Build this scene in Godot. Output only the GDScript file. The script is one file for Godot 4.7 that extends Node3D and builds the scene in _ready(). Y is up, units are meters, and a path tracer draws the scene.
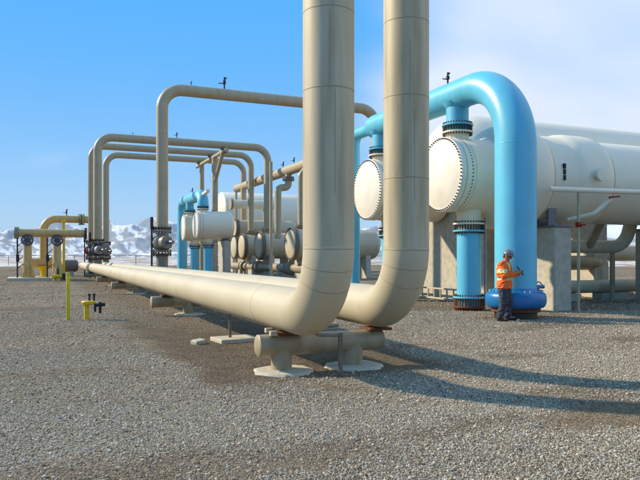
extends Node3D
# World axes: +x runs along the vessels, -z runs along the long pipelines, y is up, metres.
# A pair (b, a) below is a place on the ground: x = b, z = -a.

var origin := {}
var taken := {}
var M := {}
var rng := RandomNumberGenerator.new()

# ---------------------------------------------------------------- mesh collector
class MB:
	var v := PackedVector3Array()
	var n := PackedVector3Array()
	var c := PackedColorArray()
	var uv := PackedVector2Array()
	var i := PackedInt32Array()
	func tri(a: int, b: int, d: int):
		i.append(a); i.append(b); i.append(d)
	func vert(p: Vector3, nn: Vector3) -> int:
		v.append(p); n.append(nn)
		return v.size() - 1
	func quad(a: Vector3, b: Vector3, d: Vector3, e: Vector3):
		var nn := (d - a).cross(b - a).normalized()
		var k := vert(a, nn); vert(b, nn); vert(d, nn); vert(e, nn)
		tri(k, k + 1, k + 2); tri(k, k + 2, k + 3)
	func mesh(off: Vector3) -> ArrayMesh:
		var w := PackedVector3Array()
		w.resize(v.size())
		for k in v.size():
			w[k] = v[k] - off
		var arr := []
		arr.resize(Mesh.ARRAY_MAX)
		arr[Mesh.ARRAY_VERTEX] = w
		arr[Mesh.ARRAY_NORMAL] = n
		if c.size() == v.size() and c.size() > 0:
			arr[Mesh.ARRAY_COLOR] = c
		if uv.size() == v.size() and uv.size() > 0:
			arr[Mesh.ARRAY_TEX_UV] = uv
		arr[Mesh.ARRAY_INDEX] = i
		var m := ArrayMesh.new()
		m.add_surface_from_arrays(Mesh.PRIMITIVE_TRIANGLES, arr)
		return m

func P(b: float, y: float, a: float) -> Vector3:
	return Vector3(b, y, -a)

func numbered(called: String) -> String:
	if not taken.has(called):
		taken[called] = 0
		return called
	taken[called] += 1
	return "%s_%03d" % [called, taken[called]]

func thing(called: String, label: String, category: String, at: Vector3, group := "") -> Node3D:
	var o := Node3D.new()
	o.name = numbered(called)
	add_child(o)
	o.position = at
	origin[o] = at
	o.set_meta("label", label)
	o.set_meta("category", category)
	if group != "":
		o.set_meta("group", group)
	return o

func part(called: String, mb: MB, mat: Material, parent: Node, label := "", stuff := false) -> MeshInstance3D:
	var o := MeshInstance3D.new()
	o.name = called
	var off: Vector3 = origin.get(parent, Vector3.ZERO)
	o.mesh = mb.mesh(off)
	o.material_override = mat
	parent.add_child(o, true)
	origin[o] = off
	if label != "":
		o.set_meta("label", label)
	if stuff:
		o.set_meta("kind", "stuff")
	return o

func struct(called: String, mb: MB, mat: Material, label: String, category: String) -> MeshInstance3D:
	var o := part(called, mb, mat, self)
	o.set_meta("kind", "structure")
	o.set_meta("label", label)
	o.set_meta("category", category)
	return o

func copy_thing(src: Node3D, called: String, shift: Vector3, label: String) -> Node3D:
	var o: Node3D = src.duplicate()
	o.name = numbered(called)
	add_child(o)
	o.position = src.position + shift
	o.set_meta("label", label)
	return o

# ---------------------------------------------------------------- shapes
func perp(d: Vector3) -> Vector3:
	return d.cross(Vector3.UP if abs(d.y) < 0.9 else Vector3.RIGHT).normalized()

func sweep(mb: MB, pts: Array, r, seg := 24, cap0 := true, cap1 := true):
	var cnt := pts.size()
	var d0: Vector3 = (pts[1] - pts[0]).normalized()
	var u := perp(d0)
	var start := mb.v.size()
	for k in cnt:
		var d: Vector3
		if k == 0: d = d0
		elif k == cnt - 1: d = (pts[k] - pts[k - 1]).normalized()
		else: d = (pts[k + 1] - pts[k - 1]).normalized()
		u = (u - d * u.dot(d)).normalized()
		var w := d.cross(u)
		var rad: float = r[k] if r is Array else r
		for s in seg:
			var t := TAU * s / seg
			var nn := u * cos(t) + w * sin(t)
			mb.vert(pts[k] + nn * rad, nn)
	for k in cnt - 1:
		for s in seg:
			var a := start + k * seg + s
			var b := start + k * seg + (s + 1) % seg
			mb.tri(a, a + seg, b); mb.tri(b, a + seg, b + seg)
	for e in 2:
		if (e == 0 and not cap0) or (e == 1 and not cap1): continue
		var k := 0 if e == 0 else cnt - 1
		var dn: Vector3 = -d0 if e == 0 else (pts[cnt - 1] - pts[cnt - 2]).normalized()
		var mid := mb.vert(pts[k], dn)
		var f := mb.v.size()
		for s in seg:
			mb.vert(mb.v[start + k * seg + s], dn)
		for s in seg:
			if e == 0: mb.tri(mid, f + s, f + (s + 1) % seg)
			else: mb.tri(mid, f + (s + 1) % seg, f + s)

# rounded route through corner points
func route(pts: Array, radius: float, steps := 9) -> Array:
	var out := [pts[0]]
	for k in range(1, pts.size() - 1):
		var p: Vector3 = pts[k]
		var d1: Vector3 = (p - pts[k - 1]).normalized()
		var d2: Vector3 = (pts[k + 1] - p).normalized()
		var ang := d1.angle_to(d2)
		if ang < 0.02:
			out.append(p); continue
		var tl := radius * tan(ang / 2)
		var a := p - d1 * tl
		var mid := (d2 - d1).normalized()
		var ctr := p + mid * (radius / cos(ang / 2))
		var ax := d1.cross(d2).normalized()
		for s in steps + 1:
			out.append(ctr + (a - ctr).rotated(ax, ang * s / steps))
	out.append(pts[pts.size() - 1])
	return out

# lathe: prof is an array of Vector2(along, radius); smooth under 40 degrees
func lathe(mb: MB, o: Vector3, d: Vector3, prof: Array, seg := 40):
	var u := perp(d)
	var w := d.cross(u)
	var ns := []
	for k in prof.size() - 1:
		var e: Vector2 = prof[k + 1] - prof[k]
		ns.append(Vector2(-e.y, e.x).normalized())
	for k in prof.size() - 1:
		var n0: Vector2 = ns[k]
		var n1: Vector2 = ns[k]
		if k > 0 and abs(ns[k - 1].angle_to(ns[k])) < 0.7: n0 = (ns[k - 1] + ns[k]).normalized()
		if k < ns.size() - 1 and abs(ns[k + 1].angle_to(ns[k])) < 0.7: n1 = (ns[k + 1] + ns[k]).normalized()
		var st := mb.v.size()
		for e in 2:
			var q: Vector2 = prof[k + e]
			var nn: Vector2 = n0 if e == 0 else n1
			for s in seg:
				var t := TAU * s / seg
				var rad := u * cos(t) + w * sin(t)
				mb.vert(o + d * q.x + rad * q.y, (d * nn.x + rad * nn.y).normalized())
		for s in seg:
			var a := st + s
			var b := st + (s + 1) % seg
			mb.tri(a, a + seg, b); mb.tri(b, a + seg, b + seg)

func disc_prof(x0: float, x1: float, r: float, ch: float) -> Array:
	return [Vector2(x0, 0.0), Vector2(x0, r - ch), Vector2(x0 + ch, r), Vector2(x1 - ch, r), Vector2(x1, r - ch), Vector2(x1, 0.0)]

func disc(mb: MB, o: Vector3, d: Vector3, x0: float, x1: float, r: float, ch := 0.012, seg := 32):
	lathe(mb, o, d, disc_prof(x0, x1, r, ch), seg)

# bevelled box: centre, size, axes
func box(mb: MB, ctr: Vector3, size: Vector3, ch := 0.01, basis := Basis.IDENTITY):
	var h := size / 2
	ch = min(ch, min(h.x, min(h.y, h.z)) * 0.45)
	var ax := [Vector3.RIGHT, Vector3.UP, Vector3.BACK]
	for k in 3:
		for s in [-1.0, 1.0]:
			var nn: Vector3 = ax[k] * s
			var p: Vector3 = ax[(k + 1) % 3]
			var q: Vector3 = ax[(k + 2) % 3]
			var hp: float = h[(k + 1) % 3] - ch
			var hq: float = h[(k + 2) % 3] - ch
			var f: Vector3 = nn * h[k]
			var cs := [f - p * hp - q * hq, f + p * hp - q * hq, f + p * hp + q * hq, f - p * hp + q * hq]
			if s > 0: cs.reverse()
			mb.quad(ctr + basis * cs[0], ctr + basis * cs[1], ctr + basis * cs[2], ctr + basis * cs[3])
	# edges
	for k in 3:
		for s in [-1.0, 1.0]:
			for t in [-1.0, 1.0]:
				var p: Vector3 = ax[(k + 1) % 3] * s
				var q: Vector3 = ax[(k + 2) % 3] * t
				var hp: float = h[(k + 1) % 3]
				var hq: float = h[(k + 2) % 3]
				var e: Vector3 = ax[k] * (h[k] - ch)
				var c1 := p * hp + q * (hq - ch)
				var c2 := p * (hp - ch) + q * hq
				var cs := [c1 - e, c1 + e, c2 + e, c2 - e]
				if s * t < 0: cs.reverse()
				mb.quad(ctr + basis * cs[0], ctr + basis * cs[1], ctr + basis * cs[2], ctr + basis * cs[3])

func rod(mb: MB, a: Vector3, b: Vector3, r: float, seg := 12):
	sweep(mb, [a, b], r, seg)

# bolts in a ring, parallel to d
func bolt_ring(mb: MB, o: Vector3, d: Vector3, ring: float, cnt: int, x0: float, x1: float, r: float):
	var u := perp(d)
	var w := d.cross(u)
	for k in cnt:
		var t := TAU * (k + 0.5) / cnt
		var c := o + (u * cos(t) + w * sin(t)) * ring
		sweep(mb, [c + d * x0, c + d * x1], r, 6)

# bolted joint between two flange discs: parts flange, flange, studs
func flange_pair(parent: Node, o: Vector3, d: Vector3, r: float, gap: float, th: float, m1: Material, m2: Material, mstud: Material, cnt := 24, rod_r := 0.022):
	var f := MB.new()
	disc(f, o, d, -gap / 2 - th, -gap / 2, r)
	part("flange", f, m1, parent)
	f = MB.new()
	disc(f, o, d, gap / 2, gap / 2 + th, r)
	part("flange", f, m2, parent)
	f = MB.new()
	bolt_ring(f, o, d, r * 0.9, cnt, -gap / 2 - th - rod_r * 2.6, gap / 2 + th + rod_r * 2.6, rod_r)
	part("stud_ring", f, mstud, parent, "", true)
	if gap > 0.05:
		f = MB.new()
		sweep(f, [o - d * gap / 2, o + d * gap / 2], r * 0.74, 28, false, false)
		part("gasket_ring", f, m2, parent)

func weld(parent: Node, o: Vector3, d: Vector3, r: float, mat: Material, w := 0.012):
	var f := MB.new()
	var pr := []
	for k in 7:
		var t := PI * k / 6
		pr.append(Vector2(-cos(t) * w, r - 0.002 + sin(t) * 0.0045))
	lathe(f, o, d, pr, 48)
	part("weld_seam", f, mat, parent)

# ---------------------------------------------------------------- textures and materials
func noise(sd: int, freq: float, oct := 4, kind := FastNoiseLite.TYPE_SIMPLEX_SMOOTH) -> FastNoiseLite:
	var f := FastNoiseLite.new()
	f.seed = sd
	f.frequency = freq
	f.noise_type = kind
	f.fractal_octaves = oct
	return f

func noise_tex(sd: int, freq: float, lo: Color, hi: Color, size := 512, oct := 5, power := 1.0, stretch := 1.0) -> ImageTexture:
	var f := noise(sd, freq, oct)
	var src := f.get_seamless_image(size, size, false, false, 0.12)
	var im := Image.create(size, size, true, Image.FORMAT_RGB8)
	for y in size:
		for x in size:
			var t: float = src.get_pixel(x, int(y / stretch) % size).r
			im.set_pixel(x, y, lo.lerp(hi, pow(t, power)))
	im.generate_mipmaps()
	return ImageTexture.create_from_image(im)

func normal_tex(sd: int, freq: float, size := 512, depth := 4.0) -> ImageTexture:
	var f := noise(sd, freq, 4)
	var im := f.get_seamless_image(size, size, false, false, 0.12)
	im.convert(Image.FORMAT_RGBA8)
	im.bump_map_to_normal_map(depth)
	im.generate_mipmaps()
	return ImageTexture.create_from_image(im)

func mat(col: Color, rough: float, tex: Texture2D = null, scale := Vector3.ONE, metal := 0.0) -> StandardMaterial3D:
	var m := StandardMaterial3D.new()
	m.albedo_color = col
	m.roughness = rough
	m.metallic = metal
	if tex:
		m.albedo_texture = tex
		m.uv1_triplanar = true
		m.uv1_world_triplanar = true
		m.uv1_scale = scale
	return m

func make_materials():
	var mottle := noise_tex(3, 0.006, Color(0.90, 0.895, 0.87), Color(1, 1, 1), 512, 6, 0.7)
	var faint := noise_tex(4, 0.006, Color(0.95, 0.945, 0.925), Color(1, 1, 1), 512, 6, 0.7)
	var grime := noise_tex(5, 0.01, Color(0.72, 0.68, 0.61), Color(1, 1, 1), 512, 6, 0.5)
	var fine := normal_tex(7, 0.05, 256, 1.2)
	var rough_n := normal_tex(8, 0.03, 512, 5.0)
	M.beige = mat(Color(0.75, 0.71, 0.605), 0.52, mottle, Vector3(0.16, 0.16, 0.16))
	var streak := noise_tex(6, 0.016, Color(0.66, 0.63, 0.56), Color(1, 1, 1), 512, 6, 0.55)
	M.beige_streak = mat(Color(0.77, 0.73, 0.62), 0.54, streak, Vector3(0.55, 0.05, 0.55))
	M.beige_run = mat(Color(0.75, 0.71, 0.605), 0.52, mottle, Vector3(0.24, 0.24, 0.12))
	M.blue_streak = mat(Color(0.33, 0.72, 0.865), 0.36, mottle, Vector3(0.5, 0.05, 0.5))
	M.beige_weld = mat(Color(0.60, 0.555, 0.46), 0.6)
	M.beige_dull = mat(Color(0.66, 0.605, 0.495), 0.5, grime, Vector3(0.6, 0.3, 0.6))
	M.tan_loop = mat(Color(0.69, 0.635, 0.52), 0.45, mottle, Vector3(0.6, 0.3, 0.6))
	M.cream = mat(Color(0.915, 0.88, 0.79), 0.38, faint, Vector3(0.35, 0.35, 0.35))
	M.stain = mat(Color(0.80, 0.72, 0.53), 0.6, mottle, Vector3(1, 1, 1))
	M.white_cap = mat(Color(0.93, 0.90, 0.84), 0.35, mottle, Vector3(0.3, 0.3, 0.3))
	M.blue = mat(Color(0.38, 0.745, 0.87), 0.38, mottle, Vector3(0.4, 0.2, 0.4))
	M.blue_deep = mat(Color(0.07, 0.44, 0.68), 0.35, mottle, Vector3(0.8, 0.8, 0.8))
	M.ochre = mat(Color(0.785, 0.65, 0.40), 0.45, mottle, Vector3(0.7, 0.35, 0.7))
	M.yellow = mat(Color(0.87, 0.74, 0.08), 0.45, mottle, Vector3(2, 2, 2))
	M.black = mat(Color(0.10, 0.10, 0.11), 0.55)
	M.steel = mat(Color(0.45, 0.48, 0.52), 0.45, grime, Vector3(1, 1, 1), 0.3)
	M.stud = mat(Color(0.15, 0.14, 0.13), 0.5)
	M.rust = mat(Color(0.45, 0.25, 0.13), 0.8, grime, Vector3(2, 2, 2))
	M.red = mat(Color(0.50, 0.07, 0.06), 0.55)
	M.grey_pipe = mat(Color(0.45, 0.43, 0.39), 0.5, grime, Vector3(0.6, 0.6, 0.6))
	M.valve = mat(Color(0.56, 0.54, 0.48), 0.5, grime, Vector3(1.2, 1.2, 1.2))
	M.valve_red = mat(Color(0.42, 0.22, 0.15), 0.6, grime, Vector3(1.2, 1.2, 1.2))
	M.valve_blue = mat(Color(0.17, 0.25, 0.38), 0.5)
	var conc := noise_tex(11, 0.012, Color(0.86, 0.85, 0.82), Color(1, 1, 1), 512, 6, 0.8)
	M.concrete = mat(Color(0.74, 0.715, 0.65), 0.88, conc, Vector3(0.5, 0.5, 0.5))
	M.concrete.normal_enabled = true
	M.concrete.normal_texture = rough_n
	M.concrete.normal_scale = 0.35
	M.pad = mat(Color(0.77, 0.74, 0.66), 0.9, conc, Vector3(1.5, 1.5, 1.5))
	M.pad.normal_enabled = true
	M.pad.normal_texture = rough_n
	M.pad.normal_scale = 0.6
	for k in ["beige", "cream", "blue", "tan_loop", "beige_dull"]:
		M[k].normal_enabled = true
		M[k].normal_texture = fine
		M[k].normal_scale = 0.06

# ---------------------------------------------------------------- ground
var n_soil: FastNoiseLite
var n_fine: FastNoiseLite

# 0 = clean gravel, 1 = bare soil
func soil(b: float, a: float) -> float:
	var n := n_soil.get_noise_2d(b, a)
	var f := n_fine.get_noise_2d(b, a)
	var s := 0.0
	# trodden strip along the near side of the pipelines
	var edge := 1.78 + 0.35 * n + 0.1 * f
	s = max(s, smoothstep(edge - 0.12, edge + 0.22, b) * smoothstep(7.1, 8.1, a + 0.6 * n) * (1.0 - smoothstep(5.2, 6.0, b)) * (1.0 - 0.55 * smoothstep(13.0, 19.0, a + 2.0 * n)))
	# mud patch in front of the columns
	var dx := (b - 5.35) / 1.05
	var dz := (a - 4.85) / 0.42
	s = max(s, 1.0 - smoothstep(0.7, 1.25, sqrt(dx * dx + dz * dz) + 0.5 * f + 0.3 * n))
	# soil at the feet of the blue columns
	var ex := (b - 12.0) / 3.4
	var ez := (a - 19.5) / 4.0
	s = max(s, 0.55 * (1.0 - smoothstep(0.6, 1.2, sqrt(ex * ex + ez * ez) + 0.4 * n)))
	# thin worn patches
	s = max(s, 0.72 * smoothstep(0.12, 0.48, n_soil.get_noise_2d(b * 0.55 + 40.0, a * 1.2) + 0.25 * f))
	# yellowish earth showing through close by
	var gx := (b - 0.55) / 1.3
	var gz := (a - 4.9) / 0.55
	s = max(s, 0.8 * (1.0 - smoothstep(0.3, 1.3, sqrt(gx * gx + gz * gz) + 0.6 * n + 0.4 * f)))
	return s

func mud(b: float, a: float) -> float:
	var dx := (b - 5.35) / 1.05
	var dz := (a - 4.85) / 0.42
	return 1.0 - smoothstep(0.6, 1.1, sqrt(dx * dx + dz * dz) + 0.3 * n_fine.get_noise_2d(b, a))

func build_ground():
	n_soil = noise(21, 0.35, 3)
	n_fine = noise(22, 1.6, 3)
	# plain to the horizon
	var mb := MB.new()
	var rad := [0.0, 60.0, 140.0, 300.0, 700.0, 1600.0, 4000.0, 9000.0, 16000.0]
	var seg := 72
	for k in rad.size():
		for s in seg:
			var t := TAU * s / seg
			mb.vert(Vector3(sin(t) * rad[k], -0.03, cos(t) * rad[k]), Vector3.UP)
	for k in rad.size() - 1:
		for s in seg:
			var a := k * seg + s
			var b := k * seg + (s + 1) % seg
			mb.tri(a, b, a + seg); mb.tri(b, b + seg, a + seg)
	var snow := Image.create(1024, 1024, true, Image.FORMAT_RGB8)
	var nz := noise(31, 0.012, 5).get_seamless_image(1024, 1024, false, false, 0.12)
	var nd := noise(32, 0.09, 3).get_seamless_image(1024, 1024, false, false, 0.12)
	for y in 1024:
		for x in 1024:
			var t: float = smoothstep(0.45, 0.60, nz.get_pixel(x, y).r * 0.72 + nd.get_pixel(x, y).r * 0.28)
			snow.set_pixel(x, y, Color(0.50, 0.43, 0.355).lerp(Color(0.88, 0.88, 0.89), t))
	snow.generate_mipmaps()
	var m := mat(Color(1, 1, 1), 0.95, ImageTexture.create_from_image(snow), Vector3(0.006, 0.006, 0.006))
	struct("plain", mb, m, "flat desert plain patched with thin snow beyond the yard", "plain")
	# gravel yard, finer near the camera
	mb = MB.new()
	var bs := []
	var as_ := []
	var q := -70.0
	while q <= 90.01:
		bs.append(q); q += 0.14 if q > -5.0 and q < 11.0 else (0.5 if q > -20.0 and q < 30.0 else 5.0)
	q = -20.0
	while q <= 125.01:
		as_.append(q); q += 0.14 if q > 2.0 and q < 14.0 else (0.4 if q > 0.0 and q < 40.0 else 5.0)
	var tone := noise(24, 0.25, 4)
	var broad := noise(25, 0.05, 3)
	for a in as_:
		for b in bs:
			mb.vert(P(b, 0.0, a), Vector3.UP)
			mb.uv.append(Vector2(b, a) / 3.0)
			var s := soil(b, a)
			var t := 1.0 + 0.22 * tone.get_noise_2d(b, a) + 0.16 * broad.get_noise_2d(b, a)
			var g := Vector3(0.36, 0.31, 0.235) * t
			var d := Vector3(0.205, 0.176, 0.134) * (1.0 + 0.25 * n_fine.get_noise_2d(b, a) + 0.2 * tone.get_noise_2d(b, a))
			d = d.lerp(Vector3(0.29, 0.24, 0.17), mud(b, a))
			var r := g.lerp(d, s)
			mb.c.append(Color(r.x, r.y, r.z))
	var w := bs.size()
	for k in as_.size() - 1:
		for s in w - 1:
			var a := k * w + s
			mb.tri(a, a + w, a + 1); mb.tri(a + 1, a + w, a + w + 1)
	# pebble print: cells of stone tones
	var size := 1024
	var cell := FastNoiseLite.new()
	cell.seed = 5; cell.noise_type = FastNoiseLite.TYPE_CELLULAR; cell.frequency = 0.11
	cell.cellular_return_type = FastNoiseLite.RETURN_CELL_VALUE
	var cv := cell.get_seamless_image(size, size, false, false, 0.08, true)
	cell.cellular_return_type = FastNoiseLite.RETURN_DISTANCE
	var cd := cell.get_seamless_image(size, size, false, false, 0.08, true)
	var im := Image.create(size, size, true, Image.FORMAT_RGB8)
	for y in size:
		for x in size:
			var t: float = cv.get_pixel(x, y).r
			var e := 0.5 + 0.62 * t
			var tint := Color(e, e * (0.985 if fmod(t * 7.0, 1.0) > 0.5 else 0.95), e * (0.98 if fmod(t * 11.0, 1.0) > 0.5 else 0.88))
			im.set_pixel(x, y, tint)
	im.generate_mipmaps()
	cd.convert(Image.FORMAT_RGBA8)
	for y in size:
		for x in size:
			var t: float = 1.0 - cd.get_pixel(x, y).r
			cd.set_pixel(x, y, Color(t, t, t))
	cd.bump_map_to_normal_map(7.0)
	cd.generate_mipmaps()
	var gm := StandardMaterial3D.new()
	gm.albedo_texture = ImageTexture.create_from_image(im)
	gm.vertex_color_use_as_albedo = true
	gm.roughness = 0.96
	gm.metallic_specular = 0.2
	gm.normal_enabled = true
	gm.normal_texture = ImageTexture.create_from_image(cd)
	gm.normal_scale = 1.0
	struct("yard", mb, gm, "open yard surfaced with crushed grey-brown gravel and bare soil", "yard")
	scatter_gravel()

func stone_mesh(sd: int) -> ArrayMesh:
	var r := RandomNumberGenerator.new()
	r.seed = sd
	var st := SurfaceTool.new()
	st.begin(Mesh.PRIMITIVE_TRIANGLES)
	var g := (1.0 + sqrt(5.0)) / 2
	var pts := [Vector3(-1, g, 0), Vector3(1, g, 0), Vector3(-1, -g, 0), Vector3(1, -g, 0), Vector3(0, -1, g), Vector3(0, 1, g), Vector3(0, -1, -g), Vector3(0, 1, -g), Vector3(g, 0, -1), Vector3(g, 0, 1), Vector3(-g, 0, -1), Vector3(-g, 0, 1)]
	for k in pts.size():
		pts[k] = pts[k].normalized() * r.randf_range(0.72, 1.2) * Vector3(1.0, 0.68, 0.84)
	var f := [0, 11, 5, 0, 5, 1, 0, 1, 7, 0, 7, 10, 0, 10, 11, 1, 5, 9, 5, 11, 4, 11, 10, 2, 10, 7, 6, 7, 1, 8, 3, 9, 4, 3, 4, 2, 3, 2, 6, 3, 6, 8, 3, 8, 9, 4, 9, 5, 2, 4, 11, 6, 2, 10, 8, 6, 7, 9, 8, 1]
	for k in range(0, f.size(), 3):
		st.set_smooth_group(-1)
		st.add_vertex(pts[f[k]]); st.add_vertex(pts[f[k + 2]]); st.add_vertex(pts[f[k + 1]])
	st.generate_normals()
	return st.commit()

func scatter_gravel():
	var r := RandomNumberGenerator.new()
	r.seed = 77
	var ca := cos(deg_to_rad(23.15))
	var sa := sin(deg_to_rad(23.15))
	var variants := 4
	var xf := []
	var cl := []
	for k in variants:
		xf.append([]); cl.append([])
	var tones := [Color(0.46, 0.405, 0.31), Color(0.36, 0.312, 0.232), Color(0.28, 0.235, 0.165), Color(0.435, 0.38, 0.288), Color(0.185, 0.15, 0.103), Color(0.32, 0.258, 0.175), Color(0.50, 0.448, 0.352), Color(0.385, 0.345, 0.272), Color(0.33, 0.305, 0.26)]
	# belts of the yard by distance: near stones lie close together
	var belts := [[3.6, 7.0, 125000, 0.0084], [7.0, 11.0, 115000, 0.0098], [11.0, 19.0, 85000, 0.013], [19.0, 32.0, 34000, 0.021], [32.0, 62.0, 34000, 0.026]]
	for bt in belts:
		for k in bt[2]:
			var d: float = sqrt(r.randf_range(bt[0] * bt[0], bt[1] * bt[1]))
			var x: float = r.randf_range(-0.66, 0.66) * d
			var b := ca * x + sa * d
			var a := -sa * x + ca * d
			var s := soil(b, a)
			if r.randf() < s * 1.02 - 0.02: continue
			var sz: float = bt[3] * r.randf_range(0.45, 1.0) * (1.0 + 1.5 * pow(r.randf(), 11.0))
			var bas := Basis.from_euler(Vector3(r.randf_range(-0.5, 0.5), r.randf() * TAU, r.randf_range(-0.5, 0.5))).scaled(Vector3(sz, sz, sz))
			var v: int = k % variants
			xf[v].append(Transform3D(bas, P(b, sz * r.randf_range(0.1, 0.5), a)))
			var c: Color = tones[r.randi() % tones.size()] * r.randf_range(0.85, 1.3)
			cl[v].append(c)
	var m := StandardMaterial3D.new()
	m.vertex_color_use_as_albedo = true
	m.roughness = 0.96
	m.metallic_specular = 0.2
	for v in variants:
		var mm := MultiMesh.new()
		mm.transform_format = MultiMesh.TRANSFORM_3D
		mm.use_colors = true
		mm.mesh = stone_mesh(100 + v)
		mm.instance_count = xf[v].size()
		for k in xf[v].size():
			mm.set_instance_transform(k, xf[v][k])
			mm.set_instance_color(k, cl[v][k])
		var o := MultiMeshInstance3D.new()
		o.name = numbered("gravel")
		o.multimesh = mm
		o.material_override = m
		add_child(o)
		o.set_meta("kind", "stuff")
		o.set_meta("label", "loose crushed gravel stones lying over the yard")
		o.set_meta("category", "gravel")
		o.set_meta("group", "loose gravel of the yard")

func build_mountains():
	var mb := MB.new()
	var azs := []
	var q := -180.0
	while q < 180.01:
		azs.append(q); q += 0.11 if q > -12.0 and q < 30.0 else 1.5
	var nr := 110
	var ridge := FastNoiseLite.new()
	ridge.seed = 14; ridge.frequency = 1.0 / 3600.0; ridge.fractal_type = FastNoiseLite.FRACTAL_RIDGED; ridge.fractal_octaves = 7; ridge.fractal_gain = 0.42
	var big := noise(10, 1.0 / 4200.0, 2)
	var patch := noise(12, 1.0 / 240.0, 6)
	patch.fractal_gain = 0.62
	var crag := noise(13, 1.0 / 420.0, 5)
	for az in azs:
		for k in nr:
			var t := float(k) / (nr - 1)
			var r := 5600.0 + 6500.0 * t
			var p := Vector3(sin(deg_to_rad(az)) * r, 0, -cos(deg_to_rad(az)) * r)
			var env := smoothstep(0.0, 0.72, t) * (1.0 - smoothstep(0.85, 1.0, t))
			var rd := ridge.get_noise_2d(p.x, p.z) * 0.5 + 0.5
			var h: float = env * (40.0 + 590.0 * pow(rd, 1.5) + 170.0 * big.get_noise_2d(p.x + 900.0, p.z) + 75.0 * crag.get_noise_2d(deg_to_rad(az) * 7000.0, r * 0.22) + 20.0 * crag.get_noise_2d(deg_to_rad(az) * 21000.0, r * 0.8))
			if k == 0: h = -20.0
			p.y = max(h, -20.0)
			mb.v.append(p); mb.n.append(Vector3.UP)
	var na := azs.size()
	for j in na - 1:
		for k in nr - 1:
			var a := j * nr + k
			mb.tri(a, a + 1, a + nr); mb.tri(a + nr, a + 1, a + nr + 1)
	var acc := PackedVector3Array()
	acc.resize(mb.v.size())
	for k in range(0, mb.i.size(), 3):
		var nn := (mb.v[mb.i[k + 2]] - mb.v[mb.i[k]]).cross(mb.v[mb.i[k + 1]] - mb.v[mb.i[k]])
		for e in 3: acc[mb.i[k + e]] += nn
	for k in acc.size():
		mb.n[k] = acc[k].normalized()
		if mb.n[k].y < 0: mb.n[k] = -mb.n[k]
		var p := mb.v[k]
		var s := smoothstep(0.0, 0.10, patch.get_noise_2d(atan2(p.x, -p.z) * 12000.0, Vector2(p.x, p.z).length() * 0.25) + 0.10 - 3.0 * (1.0 - mb.n[k].y) + p.y / 1100.0 - 0.13)
		var rock := Vector3(0.15, 0.145, 0.15)
		var snow := Vector3(0.80, 0.82, 0.86)
		var c := rock.lerp(snow, 0.16 + 0.84 * s)
		mb.c.append(Color(c.x, c.y, c.z))
	var m := StandardMaterial3D.new()
	m.vertex_color_use_as_albedo = true
	m.roughness = 0.95
	struct("mountains", mb, m, "snow covered mountain range beyond the plain", "mountains")

# ---------------------------------------------------------------- long pipelines and supports
func pipeline(b: float, a: float, h: float, r: float, far_a: float, seams: Array, label: String):
	var t := thing("gas_pipeline", label, "pipeline", P(b, 0, a), "beige pipelines on low supports")
	var mb := MB.new()
	var bend := 0.84
	sweep(mb, [P(b, h, far_a), P(b, h, a + bend)], r, 64, true, false)
	part("run", mb, M.beige_run, t)
	mb = MB.new()
	sweep(mb, route([P(b, h, a + bend + 0.01), P(b, h, a), P(b, h + bend + 0.01, a)], bend, 18), r, 64, false, false)
	part("bend", mb, M.beige, t)
	mb = MB.new()
	sweep(mb, [P(b, h + bend, a), P(b, 14.0, a)], r, 64, false, true)
	part("riser", mb, M.beige_streak, t)
	mb = MB.new()
	for k in 2:   # long seams of the rolled plate
		var d := Vector3(-0.35 + k * 0.2, 0, 0.9).normalized() * (r + 0.001)
		sweep(mb, [P(b, [3.6, 2.3][k], a) + d, P(b, [4.4, 3.5][k], a) + d], 0.0025, 6)
		part("long_seam", mb, M.beige_weld, t)
		mb = MB.new()
	for s in seams:
		weld(t, P(b, s, a), Vector3.UP, r, M.beige_weld, 0.010)
	for k in 3:   # bend seams
		var ang := PI / 2 * (0.02 + k * 0.15)
		var c := P(b, h + bend, a + bend)
		var o := c + Vector3(0, -sin(ang) * bend, cos(ang) * bend)
		weld(t, o, Vector3(0, cos(ang), sin(ang)), r, M.beige_weld, 0.007)
	for d in [9.2, 15.0, 23.0, 32.0]:
		weld(t, P(b, h, d), Vector3(0, 0, -1), r, M.beige_weld, 0.009)

func pad_slab(parent: Node, b: float, a: float, rb: float, ra: float, sd: int):
	var f := noise(sd, 1.0, 2)
	var mb := MB.new()
	var seg := 40
	var mid := mb.vert(P(b, 0.045, a), Vector3.UP)
	for ring in 3:
		for s in seg:
			var t := TAU * s / seg
			var k := 1.0 + 0.14 * f.get_noise_2d(cos(t) * 1.4, sin(t) * 1.4) + 0.07 * f.get_noise_2d(cos(t) * 6.0, sin(t) * 6.0 + 9.0)
			var q: float = [0.9, 1.0, 1.04][ring]
			var y: float = [0.042, 0.03, -0.01][ring]
			mb.vert(P(b + cos(t) * rb * k * q, y, a + sin(t) * ra * k * q), Vector3(cos(t) * ring * 0.5, 1.0, -sin(t) * ring * 0.5).normalized())
	for s in seg:
		var e := (s + 1) % seg
		mb.tri(mid, 1 + e, 1 + s)
		for ring in 2:
			var o := 1 + ring * seg
			mb.tri(o + s, o + e, o + seg + s); mb.tri(o + e, o + seg + e, o + seg + s)
	part("concrete_pad", mb, M.pad, parent)

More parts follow.
